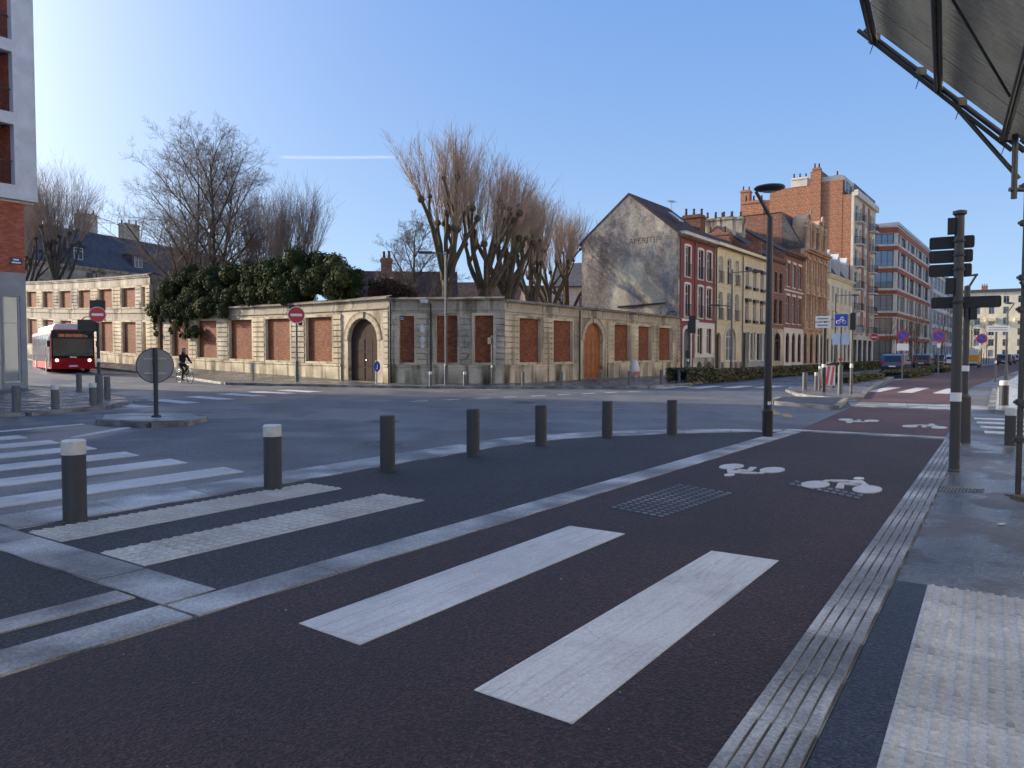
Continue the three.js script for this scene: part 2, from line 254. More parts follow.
function poly(pts, y, uw = true) { const q = pts.map(([u, w]) => uw ? xz(u, w) : [u, w]), g = new G(), sh = q.map(([x, z]) => new THREE.Vector2(x, -z)), tri = THREE.ShapeUtils.triangulateShape(sh, []); for (const [x, z] of q) g.v(x, y, z, x, z); const up = THREE.ShapeUtils.area(sh) > 0; for (const t of tri) up ? g.i.push(...t) : g.i.push(t[0], t[2], t[1]); return g; }
const ccw = (pts) => { let a = 0; for (let i = 0; i < pts.length; i++) { const p = pts[i], q = pts[(i + 1) % pts.length]; a += p[0] * q[1] - q[0] * p[1]; } return a > 0 ? pts.slice().reverse() : pts; };
const slabUW = (pts, y0, y1, b) => new G().slab(ccw(pts.map(([u, w]) => xz(u, w))), y0, y1, b);

const STRIP_L = [[-9, -0.62], [2.84, -1.04], [16.4, -1.58]], STRIP_R = [[-9, -0.32], [2.84, -0.735], [16.4, -1.29]];
struct('cycle_lane', strip([[-9, -4.22], [16.3, -4.16]], STRIP_L.map(([u, w]) => [Math.min(u, 16.3), w - 0.004]), 0.008, 0.35, 8).colour(wear(0.34, 3)), M.lane);
struct('refuge_path', strip([[3.05, -7.66], [10.7, -7.73], [12.2, -7.5], [13.1, -7.05], [14.0, -6.4], [14.9, -5.7], [15.6, -5.0], [16.1, -4.52]], [[3.05, -4.5], [16.1, -4.45]], 0.006, 0.35, 8).colour(wear(0.34, 13)), M.path);
struct('refuge_path', strip([[-9, -12], [2.68, -8.9]], [[-9, -4.6], [2.68, -4.56]], 0.005, 0.35, 8).colour(wear(0.34, 23)), M.path);
struct('footpath', strip(STRIP_R.map(([u, w]) => [Math.min(u, 17.4), w + 0.004]), [[-9, 6], [17.4, 6]], 0.010, 1, 6), M.footpath);
struct('asphalt_edge', strip([[-9, -0.315], [2.84, -0.73], [5.92, -0.855]], [[-9, 0.1], [2.84, -0.49], [5.92, -0.655]], 0.014, 1, 2), M.darkStrip);

// granite bands: every slab is a piece
function bandSlabs(parent, inner, outer, len, seed) {         // two polylines of [u,w], same count
  const r = rng(seed); const L = (l) => l.slice(1).map((p, i) => Math.hypot(p[0] - l[i][0], p[1] - l[i][1]));
  const cum = (l) => { const d = [0]; for (const x of L(l)) d.push(d[d.length - 1] + x); return d; };
  const at = (l, d, s) => { let i = 0; while (i < d.length - 2 && d[i + 1] < s) i++; const t = (s - d[i]) / (d[i + 1] - d[i]); return [lerp(l[i][0], l[i + 1][0], t), lerp(l[i][1], l[i + 1][1], t)]; };
  const di = cum(inner), dO = cum(outer), tot = di[di.length - 1], n = Math.round(tot / len);
  for (let k = 0; k < n; k++) { const a = k / n + 0.004 / tot, b = (k + 1) / n - 0.004 / tot; const q = [at(inner, di, a * tot), at(inner, di, b * tot), at(outer, dO, b * dO[dO.length - 1]), at(outer, dO, a * dO[dO.length - 1])];
    struct('slab', slabUW(q, -0.05, 0.016 + r() * 0.002, 0.004), M.granites[Math.floor(r() * 4)], parent); }
}
{
  const b = structGroup('granite_edging');
  bandSlabs(b, [[-6, -4.24], [2.66, -4.22]], [[-6, -4.6], [2.66, -4.57]], 1.1, 5);
  bandSlabs(b, [[2.68, -4.2], [16.2, -4.14]], [[2.68, -4.54], [16.2, -4.5]], 1.1, 6);
  bandSlabs(b, [[2.68, -4.58], [2.68, -8.9]], [[3.06, -4.58], [3.06, -8.9]], 0.95, 7);
  bandSlabs(b, [[-4, -4.86], [2.66, -4.86]], [[-4, -5.1], [2.66, -5.1]], 1.3, 8);
  bandSlabs(b, [[3.1, -7.68], [10.7, -7.75], [11.6, -7.68], [12.4, -7.45], [13.1, -7.05], [14.0, -6.4], [14.9, -5.7], [15.6, -5.0], [16.0, -4.56]],
    [[3.1, -8.42], [10.7, -8.5], [12.0, -8.42], [13.0, -8.1], [13.9, -7.5], [14.7, -6.85], [15.5, -6.05], [16.1, -5.3], [16.45, -4.56]], 1.0, 9);
  bandSlabs(b, [[16.33, -4.52], [16.5, -1.6]], [[16.62, -4.52], [16.8, -1.6]], 0.9, 10);
  bandSlabs(b, [[24.9, -4.9], [25.6, -1.4]], [[27.2, -5.5], [27.6, -1.4]], 0.5, 11);
}
// crossing bars and other thermoplastic
{
  const z = structGroup('zebra_crossing');
  const bar = (q) => struct('stripe', slabUW(q, 0.0, 0.0135, 0.002), M.paint, z);
  bar([[2.95, -3.6], [2.92, -3.06], [6.1, -3.05], [6.09, -3.61]]); bar([[2.83, -2.2], [2.81, -1.65], [5.98, -1.68], [5.97, -2.21]]);
  for (let k = 0; k < 6; k++) { const w = -9.2 - k * 1.40; bar([[3.2 + k * 0.03, w - 0.31], [3.2, w + 0.29], [6.4 + k * 0.05, w + 0.29], [6.5 + k * 0.05, w - 0.31]]); }
}
{
  const z = structGroup('zebra_crossing');
  for (const [x, zz] of [[-12.0, -23.9], [-11.45, -25.9], [-11.05, -27.9], [-10.6, -30.0], [-9.9, -31.7], [-9.2, -33.2]]) { const e = [0.97, 0.86], n = [-0.2, 0.23]; struct('stripe', new G().slab(ccw([[x - e[0] - n[0], zz - e[1] - n[1]], [x + e[0] - n[0], zz + e[1] - n[1]], [x + e[0] + n[0], zz + e[1] + n[1]], [x - e[0] + n[0], zz - e[1] + n[1]]]), 0, 0.012, 0.002), M.paint, z); }
}
{
  const z = structGroup('zebra_crossing');                          // across the avenue by the planting
  for (let k = 0; k < 6; k++) { const u = 33.2 + k * 1.15 * 0.9, w = -14.9 + k * 1.25; struct('stripe', slabUW([[u, w - 0.3], [u, w + 0.3], [u + 3, w + 0.3], [u + 3, w - 0.3]], 0, 0.012, 0.002), M.paint, z); }
  for (const w of [-6.1, -4.9, -3.6]) struct('stripe', slabUW([[35.2, w - 0.28], [35.2, w + 0.28], [40.6, w + 0.28], [40.6, w - 0.28]], 0, 0.018, 0.002), M.paint, z);
}
{
  const z = structGroup('zebra_crossing');                          // side street on the right
  for (let k = 0; k < 4; k++) { const u = 18.1 + k * 1.25; struct('stripe', slabUW([[u, -1.05 - k * 0.15], [u + 0.5, -1.1 - k * 0.15], [u + 0.9, 3.2], [u + 0.4, 3.2]], 0, 0.012, 0.002), M.paint, z); }
}
{
  const g = structGroup('lane_marking');
  for (let k = 0; k < 9; k++) { const t = k / 8, u = lerp(19.2, 29.5, t), w = lerp(-17.6, -14.6, t); struct('dash', slabUW([[u, w - 0.07], [u, w + 0.07], [u + 0.62, w + 0.22], [u + 0.62, w + 0.08]], 0, 0.01, 0.002), M.paint, g); }
  struct('line', slabUW([[7.2, -15.4], [7.25, -15.25], [8.9, -16.3], [8.8, -16.5]], 0, 0.01, 0.002), M.paint, g);
  struct('line', slabUW([[4.2, -17.4], [4.3, -17.2], [8.7, -17.9], [8.7, -18.1]], 0, 0.01, 0.002), M.paint, g);
  for (const [u, w, l] of [[19.9, -5.4, 0.9], [20.6, -5.9, 0.8], [21.5, -6.3, 0.8], [22.6, -6.7, 0.7]]) struct('dash', slabUW([[u, w - 0.12], [u, w + 0.14], [u + l, w - 0.2], [u + l, w - 0.42]], 0, 0.01, 0.002), M.yellowPaint, g);
  struct('line', slabUW([[42.5, -9.2], [42.5, -9.05], [47, -9.75], [47, -9.9]], 0, 0.01, 0.002), M.paint, g);
}
struct('cycle_lane', poly([[16.64, -4.3], [16.82, -1.62], [24.9, -2.0], [24.9, -4.88], [21, -4.6]], 0.009), M.laneRed);
struct('cycle_lane', poly([[28.0, -5.4], [31.2, -5.75], [48.4, -7.5], [80, -7.3], [240, -7.2], [240, -2.2], [95, -2.5], [44, -3.1], [28.0, -2.6]], 0.010), M.laneRed);
// bicycle symbols lying on the lane
function bikeSymbol(label, u, w, sc, dir) {
  const t = structGroup('bicycle_marking'), c = S(u, w, 0); t.position.copy(c); t.rotation.y = -TH + (dir > 0 ? 0 : Math.PI); const y0 = 0.0, y1 = 0.021;
  const ell = (x, z, rx, rz) => { const p = []; for (let k = 0; k < 20; k++) { const a = k / 20 * 6.2832; p.push([x + Math.cos(a) * rx, z + Math.sin(a) * rz]); } return ccw(p); };
  const q = (p) => struct('symbol_piece', new G().slab(ccw(p.map(([x, z]) => [x * sc, z * sc])), y0, y1, 0.002), M.paint, t);
  q(ell(-0.33, 0.02, 0.175, 0.33)); q(ell(0.33, 0.02, 0.175, 0.33));
  q([[-0.06, -0.56], [0.14, -0.70], [0.30, -0.30], [0.18, -0.20]]); q([[-0.26, -0.50], [-0.04, -0.62], [0.02, -0.50], [-0.2, -0.36]]); q([[-0.10, -0.34], [0.2, -0.40], [0.2, -0.24], [-0.06, -0.20]]); q([[-0.10, -0.28], [-0.02, -0.30], [0.06, 0.12], [-0.04, 0.16]]);
  q(ell(0.06, -0.86, 0.07, 0.13)); q([[-0.30, -0.46], [-0.22, -0.46], [-0.28, -0.2], [-0.34, -0.2]]);
}
bikeSymbol('', 10.6, -3.37, 0.86, -1); bikeSymbol('', 9.75, -2.02, 0.88, 1); bikeSymbol('', 19.8, -3.74, 0.88, -1); bikeSymbol('', 18.85, -2.22, 0.86, 1);
// grooved guidance strip along the lane, slab by slab
{
  const t = structGroup('guidance_strip'), r = rng(31), n = 30;
  const at = (l, u) => { let i = 0; while (i < l.length - 2 && l[i + 1][0] < u) i++; const [a, b] = [l[i], l[i + 1]]; return lerp(a[1], b[1], (u - a[0]) / (b[0] - a[0])); };
  for (let k = 0; k < n; k++) {
    const ua = -1.5 + k * 0.6, ub = ua + 0.594, g = new G(), h = 0.012 + r() * 0.002; if (ub > 16.5) break;
    const P = (u, f, y) => { const p = S(u, lerp(at(STRIP_L, u), at(STRIP_R, u), f), y); return [p.x, p.y, p.z]; };
    for (let m = 0; m < 5; m++) {                     // flat ridges with a groove between them
      const a = m / 5, b = a + 0.155, c = (m + 1) / 5, y1 = h + 0.008, y0 = h - 0.008;
      g.quad(P(ua, a, y1), P(ua, b, y1), P(ub, b, y1), P(ub, a, y1), [a * 0.3, ua], [b * 0.3, ua], [b * 0.3, ub], [a * 0.3, ub]);
      g.quad(P(ua, b, y1), P(ua, b + 0.012, y0), P(ub, b + 0.012, y0), P(ub, b, y1)); g.quad(P(ua, b + 0.012, y0), P(ua, c, y0), P(ub, c, y0), P(ub, b + 0.012, y0)); g.quad(P(ua, c, y0), P(ua, c, y1), P(ub, c, y1), P(ub, c, y0));
      g.quad(P(ua, a, y0), P(ua, b, y0), P(ua, b, y1), P(ua, a, y1)); g.quad(P(ub, b, y0), P(ub, a, y0), P(ub, a, y1), P(ub, b, y1));
    }
    struct('grooved_slab', g, M.granites[[0, 2, 0, 1][Math.floor(r() * 4)]], t);
  }
}
// blistered warning slabs
{
  const t = structGroup('tactile_paving'), r = rng(41), mats = [0.86, 0.80, 0.90].map((k) => mat([k, k, k], 0.7, { map: T.concrete, bumpMap: T.fineBump, bumpScale: 0.002 }));
  const len = 0.42, wid = 0.62, edge = (u) => -0.66 + (5.9 - u) * 0.053, y = 0.022;
  for (let row = 0; row < 10; row++) for (let c = 0; c < 4; c++) {
    const uB = 5.9 - row * len - 0.006, uA = uB - len + 0.012, E = (u, f) => [u, edge(u) + c * wid + lerp(0.003, wid - 0.003, f)], g = slabUW([E(uA, 0), E(uA, 1), E(uB, 1), E(uB, 0)], -0.02, y + r() * 0.0015, 0.004);
    for (let a = 0; a < 6; a++) for (let b = 0; b < 9; b++) {
      const uu = lerp(uA, uB, (a + 0.5) / 6), p = S(...E(uu, (b + 0.5) / 9), y), k = g.n, R0 = 0.0185, R1 = 0.0135;
      for (let s = 0; s < 6; s++) { const q = s / 6 * 6.2832; g.v(p.x + Math.cos(q) * R0, y, p.z + Math.sin(q) * R0, p.x, p.z); } for (let s = 0; s < 6; s++) { const q = s / 6 * 6.2832; g.v(p.x + Math.cos(q) * R1, y + 0.015, p.z + Math.sin(q) * R1, p.x, p.z); }
      for (let s = 0; s < 6; s++) { const e = (s + 1) % 6; g.i.push(k + s, k + 6 + s, k + 6 + e, k + s, k + 6 + e, k + e); } for (let s = 1; s < 5; s++) g.i.push(k + 6, k + 6 + s + 1, k + 6 + s);
    }
    struct('blister_slab', g, mats[Math.floor(r() * 3)], t);
  }
}
// ribbed slabs forming the two pale bars on the refuge
{
  const t = structGroup('ribbed_crossing'), r = rng(51), mats = [0.92, 1.0, 0.86].map((k) => mat([k, k, k * 0.98], 0.65, { map: T.concrete }));
  for (const [w0, w1] of [[-7.44, -6.84], [-6.19, -5.54]]) for (let k = 0; k < 8; k++) {
    const uA = 3.1 + k * 0.395, uB = uA + 0.389, g = slabUW([[uA, w0], [uA, w1], [uB, w1], [uB, w0]], -0.03, 0.013 + r() * 0.002, 0.003), y0 = 0.012, y1 = 0.026;
    for (let a = 0; a < 4; a++) for (let b = 0; b < 6; b++) {        // short diagonal ribs
      const cu = uA + (a + 0.5) * 0.389 / 4, cw = w0 + (b + 0.5) * (w1 - w0) / 6, e = (du, dw) => { const p = S(cu + du, cw + dw); return p; };
      const q = [[-0.040, -0.024], [-0.024, -0.040], [0.040, 0.024], [0.024, 0.040]].map(([du, dw]) => { const p = e(du, dw); return [p.x, p.z]; }); g.slab(ccw(q), y0, y1, 0.004);
    }
    struct('ribbed_slab', g, mats[Math.floor(r() * 3)], t);
  }
}
// cover plates and a drain
function coverPlate(q, bars, across, gridName, label, cat) {
  const p = q.map(([u, w]) => xz(u, w)), c = p.reduce((a, b) => [a[0] + b[0] / 4, a[1] + b[1] / 4], [0, 0]);
  const t = thing(gridName, label, cat, new THREE.Vector3(c[0], 0, c[1])), L = (a, b, f) => [lerp(a[0], b[0], f) - c[0], lerp(a[1], b[1], f) - c[1]];
  obj('plate', new G().slab(ccw(p.map(([x, z]) => [x - c[0], z - c[1]])), 0.0, 0.0115, 0.002), M.lane0, t);
  const P = (f, h) => { const a = L(p[0], p[1], f), b = L(p[3], p[2], f); return [lerp(a[0], b[0], h), lerp(a[1], b[1], h)]; };
  const m = mat([0.34, 0.35, 0.37], 0.5, { map: T.granite });
  for (let i = 0; i < bars; i++) for (let j = 0; j < across; j++) { const f0 = (i + 0.24) / bars, f1 = (i + 0.76) / bars, h0 = (j + 0.2) / across, h1 = (j + 0.8) / across; obj('stud', new G().slab(ccw([P(f0, h0), P(f1, h0), P(f1, h1), P(f0, h1)]), 0.01, 0.017, 0.003), m, t); }
}
M.lane0 = mat([0.12, 0.10, 0.105], 0.7, { map: T.fine });
coverPlate([[7.05, -3.72], [8.85, -3.70], [8.6, -2.92], [6.9, -3.05]], 16, 7, 'inspection_cover', 'rectangular studded cover plate in the cycle lane before the white bicycle symbols', 'manhole');
coverPlate([[9.55, -2.6], [9.95, -2.6], [9.35, -1.68], [9.0, -1.68]], 2, 10, 'inspection_cover', 'narrow ribbed cover plate under the nearest white bicycle symbol', 'manhole');
coverPlate([[10.08, -1.08], [10.4, -1.08], [10.55, -0.6], [10.24, -0.6]], 6, 14, 'drain_grate', 'dark drain grate in the wet footpath near the signal pole', 'drain');
// kerbed pavements
function kerbed(name, pts, h, m, kerbW = 0.18, y = 0) {           // pts in x,z; anticlockwise from above after ccw
  const q = ccw(pts), o = structGroup(name); const top = poly(q, h - 0.004, false); if (y) top.map((a, b, c) => [a, b + gy(a, c), c]); struct('surface', top, m, o);
  for (let i = 0; i < q.length; i++) { const a = q[i], b = q[(i + 1) % q.length], l = Math.hypot(b[0] - a[0], b[1] - a[1]), n = Math.max(1, Math.round(l / 1.0)), nx = -(b[1] - a[1]) / l * -1, nz = (b[0] - a[0]) / l * -1; if (l > 60 || l < 0.05) continue;
    for (let k = 0; k < n; k++) { const f = k / n + 0.004 / l, e = (k + 1) / n - 0.004 / l, A = [lerp(a[0], b[0], f), lerp(a[1], b[1], f)], B = [lerp(a[0], b[0], e), lerp(a[1], b[1], e)], g = new G().slab(ccw([A, B, [B[0] + nx * -kerbW, B[1] + nz * -kerbW], [A[0] + nx * -kerbW, A[1] + nz * -kerbW]]), -0.1, h + 0.002, 0.015); if (y) g.map((p, v, r) => [p, v + gy(p, r), r]); struct('kerb_stone', g, M.kerbs[(i + k) % 4], o); } }
  return o;
}

{ // scattered grit and crumbs of leaf on the lane and along the strip: nobody could count it
  const g = new G(), r = rng(63); for (let k = 0; k < 150; k++) { const e = r() < 0.45, u = 1.5 + r() * 10, w = e ? -1.0 - (u - 2.8) * 0.04 + r() * 0.24 : -4.2 + r() * 3.1, p = S(u, w, 0), s = 0.002 + r() * r() * r() * 0.009, a = r() * 6.28, c = Math.cos(a) * s, d = Math.sin(a) * s; g.slab(ccw([[p.x + c, p.z + d], [p.x - d, p.z + c * 0.7], [p.x - c * 1.3, p.z - d], [p.x + d * 0.8, p.z - c]]), e ? 0.012 : 0.006, (e ? 0.021 : 0.010) + s * 0.4, 0.001); }
  const o = obj('grit', g, mat([0.34, 0.31, 0.27], 0.9)); o.userData.kind = 'stuff'; tag(o, 'scattered grit and leaf crumbs on the cycle lane', 'grit');
}
// ---------------------------------------------------------------- far pavements
const wallPt = (t, n) => [W0[0] + WD[0] * t - 0.664 * n, W0[1] + WD[1] * t + 0.748 * n];      // t up the side road, n out from the wall face
kerbed('pavement', [wallPt(70, -0.3), wallPt(50, -0.3), wallPt(30, -0.3), wallPt(14, -0.3), wallPt(0, -0.3), [-6.2, -39.3], [-0.4, -38.7], xz(54, -22.7), xz(54, -17), xz(37.2, -15.4), xz(35.5, -15.2), [6.3, -36.0], [4.2, -35.7], [0.5, -35.6], [-3.9, -35.7], [-6.5, -36.6], [-9.4, -37.9], [-14.5, -39.4], wallPt(11.5, 3.4), wallPt(16, 2.6), wallPt(30, 2.3), wallPt(50, 2.3), wallPt(70, 2.3)], 0.12, M.footpath, 0.2, 1);
kerbed('pavement', [xz(54, -22.7), xz(150, -22.7), xz(150, -17), xz(54, -17)], 0.12, M.paving);
kerbed('pavement', [[-70, -19.2], [-30, -18.9], [-14.5, -18.9], [-12.6, -19.9], [-11.9, -22.2], [-12.3, -24.6], [-13.6, -26.9], [-16.2, -29.6], [-24, -36.8], [-60, -68.8]], 0.11, M.footpath, 0.2);
kerbed('traffic_island', [[-9.95, -18.7], [-9.3, -17.45], [-7.9, -16.75], [-7.35, -17.1], [-7.35, -18.1], [-7.9, -18.9], [-9.3, -19.3]], 0.13, M.paving, 0.16);
kerbed('traffic_island', [xz(23.4, -5.1), xz(24.6, -7.0), xz(25.2, -7.3), xz(27.2, -7.6), xz(27.9, -5.75)], 0.12, M.darkStrip, 0.16);
kerbed('refuge_island', [xz(28.3, -6.2), xz(29.5, -5.6), xz(34, -6.25), xz(46, -7.7), xz(56, -8.6), xz(57, -9.4), xz(53, -10.6), xz(36.5, -9.5), xz(33.6, -9.1), xz(30.3, -7.8)], 0.1, M.footpath, 0.16);
kerbed('pavement', [xz(24.5, -1.2), xz(40, -1.9), xz(95, -1.9), xz(240, -1.6), xz(240, 12), xz(24.5, 12)], 0.1, mat([0.8, 0.8, 0.8], 0.2, { map: T.concrete }), 0.18);

// ---------------------------------------------------------------- boundary wall
const PLINTH = 0.92;
function wallPiece(o, x0, x1, H, bays, gates, shear, two) {
  // x to the right along the face, y up, z out. Bays: [xa, xb] recessed brick panels; gates: [xa, xb]
  const put = (n, g, m, p = o) => { if (shear) g.map((x, y, z) => [x, y + shear(x), z]); return obj(n, g, m, p); };
  const cut = [...bays.map((b) => [b[0], b[1], 'b']), ...gates.map((b) => [b[0], b[1], 'g'])].sort((a, b) => a[0] - b[0]);
  const top = two ? 4.15 : H - 0.62, p1 = two ? 3.6 : H - 0.76;
  const seg = (f, a, b) => { const n = Math.max(1, Math.round((b - a) / 2.5)); for (let k = 0; k < n; k++) f(lerp(a, b, k / n), lerp(a, b, (k + 1) / n)); };
  { const g = new G(); let x = x0; for (const c of [...cut.filter((q) => q[2] === 'g'), [x1, x1]]) { if (c[0] > x) seg((a, b) => g.box(a, 0, -0.62, b, H - 0.14, -0.22), x, c[0]); if (c[2] === 'g') g.box(c[0], 3.9, -0.62, c[1], H - 0.14, -0.22); x = c[1]; } put('backing', g, M.stoneGrey); }
  { const g = new G(); let x = x0; for (const c of [...cut.filter((q) => q[2] === 'g'), [x1, x1]]) { if (c[0] > x) seg((a, b) => { g.box(a, -0.1, -0.215, b, PLINTH - 0.1, 0.05); g.box(a, PLINTH - 0.095, -0.215, b, PLINTH, 0.09); }, x, c[0]); x = c[1]; } put('plinth', g, M.plinth); }
  const pil = (a, b, y0, y1) => { const g = new G(); g.box(a + 0.012, y0, -0.215, b - 0.012, y1, -0.03); const n = Math.round((y1 - y0) / 0.29), h = (y1 - y0) / n; for (let k = 0; k < n; k++) { g.box(a, y0 + k * h + 0.026, -0.2, b, y0 + (k + 1) * h - 0.026, 0.052 + (k % 2) * 0.008); } put('pilaster', g, HASH[(Math.abs(a * 100) | 0) & 65535] > 0.5 ? M.stone : M.stoneGrey); };
  let x = x0;
  for (const c of [...cut, [x1, x1]]) {
    if (c[0] - x > 0.08) { pil(x, c[0], PLINTH + 0.003, p1 - 0.003); if (two) pil(x, c[0], 4.5, 6.25); }
    if (c[2] === 'b') {
      const row = (ya, yb) => {
        put('brick_panel', new G().box(c[0] + 0.02, ya, -0.218, c[1] - 0.02, yb, -0.17), M.brickPanel);
        const f = new G(), w = 0.13; f.box(c[0] - 0.002, ya, -0.21, c[0] + w, yb, 0.03); f.box(c[1] - w, ya, -0.21, c[1] + 0.002, yb, 0.03); f.box(c[0] + w, yb - w, -0.21, c[1] - w, yb, 0.03); f.box(c[0] + w, ya, -0.21, c[1] - w, ya + 0.12, 0.035);
        put('panel_frame', f, M.stone);
      };
      row(PLINTH + 0.004, p1 - 0.004); if (two) row(4.5, 6.25);
    }
    x = c[1];
  }
  { const g = new G(); let q = x0; for (const c of [...cut.filter((k) => k[2] === 'g'), [x1, x1]]) { if (c[0] > q) seg((a, b) => { g.box(a, p1, -0.215, b, top, -0.005); g.box(a, top + 0.003, -0.215, b, top + 0.1, 0.06); if (two) { g.box(a, top + 0.103, -0.215, b, 4.49, 0.0); g.box(a, 6.26, -0.215, b, 6.85, 0.0); g.box(a, 6.853, -0.215, b, 6.98, 0.08); } else g.box(a, top + 0.103, -0.215, b, H - 0.143, -0.01); }, q, c[0]); if (c[2] === 'g') seg((a, b) => { g.box(a, 3.9, -0.215, b, top, -0.002); g.box(a, top + 0.003, -0.215, b, top + 0.1, 0.062); g.box(a, top + 0.103, -0.215, b, H - 0.143, -0.01); }, c[0], c[1]); q = c[1]; } put('frieze', g, M.stoneGrey); }
  const n = Math.round((x1 - x0) / 0.95); for (let k = 0; k < n; k++) { const a = lerp(x0, x1, k / n) + 0.004, b = lerp(x0, x1, (k + 1) / n) - 0.004, j = (HASH[(k * 91 + n) & 65535] - 0.5) * 0.02; const g = new G(); g.box(a, H - 0.138, -0.72, b, H - 0.05 + j, 0.14); g.quad([a, H - 0.05 + j, 0.14], [b, H - 0.05 + j, 0.14], [b, H + 0.06 + j, -0.29], [a, H + 0.06 + j, -0.29]); g.quad([b, H - 0.05 + j, -0.72], [a, H - 0.05 + j, -0.72], [a, H + 0.06 + j, -0.29], [b, H + 0.06 + j, -0.29]); put('coping_stone', g, M.granitesWall[k % 3]); }
  for (const [a, b, ow, woodM, oh] of gates) {
    const c = (a + b) / 2, sh = new THREE.Shape(); sh.moveTo(a, 0); sh.lineTo(b, 0); sh.lineTo(b, 3.895); sh.lineTo(a, 3.895); sh.closePath(); sh.holes.push(rectPath(c - ow / 2, 0.001, ow, oh, ow / 2 * 0.92));
    const gw = new THREE.Group(); gw.name = 'gateway'; o.add(gw); const base = shear ? shear(c) : 0; gw.position.set(0, base, 0);
    const sur = extrude(sh, 0.34); sur.translate(0, 0, -0.36); obj('surround', sur, M.stone, gw);
    const ring = new G(); for (let k = 0; k <= 10; k++) { const an = Math.PI * (k + 0.5) / 11, r0 = ow / 2 + 0.03, r1 = ow / 2 + 0.36; const e = (r, q) => [c + Math.cos(q) * r, oh - ow / 2 * 0.92 + Math.sin(q) * (r - ow / 2 * 0.08), 0]; const q0 = an - 0.135, q1 = an + 0.135; const A = e(r0, q0), B = e(r1, q0), C = e(r1, q1), D = e(r0, q1); const z = 0.012 + (k === 5 ? 0.05 : 0); const f = (p, zz) => [p[0], p[1], zz]; ring.quad(f(A, z), f(B, z), f(C, z), f(D, z)); for (const [p, s] of [[A, B], [B, C], [C, D], [D, A]]) ring.quad(f(p, -0.03), f(s, -0.03), f(s, z), f(p, z)); }
    obj('voussoirs', ring, M.stone, gw);
    for (const s of [-1, 1]) {                          // door leaves with raised planks and panels
      const lf = new THREE.Shape(); const x0l = s < 0 ? c - ow / 2 + 0.01 : c + 0.006, x1l = s < 0 ? c - 0.006 : c + ow / 2 - 0.01; const ys = oh - ow / 2 * 0.92; lf.moveTo(x0l, 0.03); lf.lineTo(x1l, 0.03);
      const pts = []; for (let k = 0; k <= 8; k++) { const xx = lerp(x1l, x0l, k / 8), d = (xx - c) / (ow / 2); pts.push([xx, ys + Math.sqrt(Math.max(0, 1 - d * d)) * ow / 2 * 0.92 - 0.012]); } for (const p of pts) lf.lineTo(...p); lf.closePath();
      const lg = extrude(lf, 0.05); lg.translate(0, 0, -0.29); const leaf = obj('door_leaf', lg, woodM, gw); const pw = x1l - x0l;
      for (const [ya, yb] of [[0.15, 0.75], [0.85, 1.55], [1.65, ys + 0.05]]) { const g = new G(); const np = 2; for (let k = 0; k < np; k++) { const xa = x0l + 0.07 + k * (pw - 0.1) / np, xb = xa + (pw - 0.1) / np - 0.04; g.box(xa, ya, -0.24, xb, yb, -0.218); } obj('door_panel', g, woodM, leaf); }
      if (s > 0) obj('door_knob', new G().lathe([[0, 0], [0.03, 0.01], [0.03, 0.04], [0, 0.05]], 8).map((x, y, z) => [x + x0l + 0.08, z + 1.15, y - 0.24]), M.chrome, leaf);
    }
    obj('door_step', new G().box(a + 0.02, -0.05, -0.36, b - 0.02, 0.03, 0.1), M.kerb, gw);
  }
}
M.granitesWall = [0.52, 0.6, 0.45].map((k) => mat([k, k * 0.97, k * 0.9], 0.85, { map: T.stoneGrey }));
const baysFromT = (l) => l.map(([a, b]) => [-b, -a]);
{
  const o = thing('boundary_wall', 'low stone wall with brick panels and dark arched gate beside the cyclist', 'wall', new THREE.Vector3(W0[0], 0.12, W0[1]), Math.asin(-0.664));
  const shear = (x) => rise(-x);
  wallPiece(o, -24.4, 3.25, 4.42, baysFromT([[1.45, 4.25], [5.6, 8.54], [9.85, 12.95], [14.3, 17.3], [18.3, 21.1], [22.2, 23.4]]), [[-0.75, 2.85, 2.5, M.darkWood, 3.35]], shear, false);
  const q = thing('boundary_wall', 'tall two-tier sunlit stone wall with brick panels behind the bus', 'wall', new THREE.Vector3(W0[0], 0.12, W0[1]), Math.asin(-0.664));
  wallPiece(q, -66, -24.42, 7.1, baysFromT([[25.1, 25.9], [26.9, 29.7], [31.3, 34.2], [35.8, 38.7], [40.3, 43.2], [44.8, 47.7], [49.3, 52.2], [53.8, 56.7], [58.3, 61.2], [62.6, 65.4]]), [], shear, true);
}
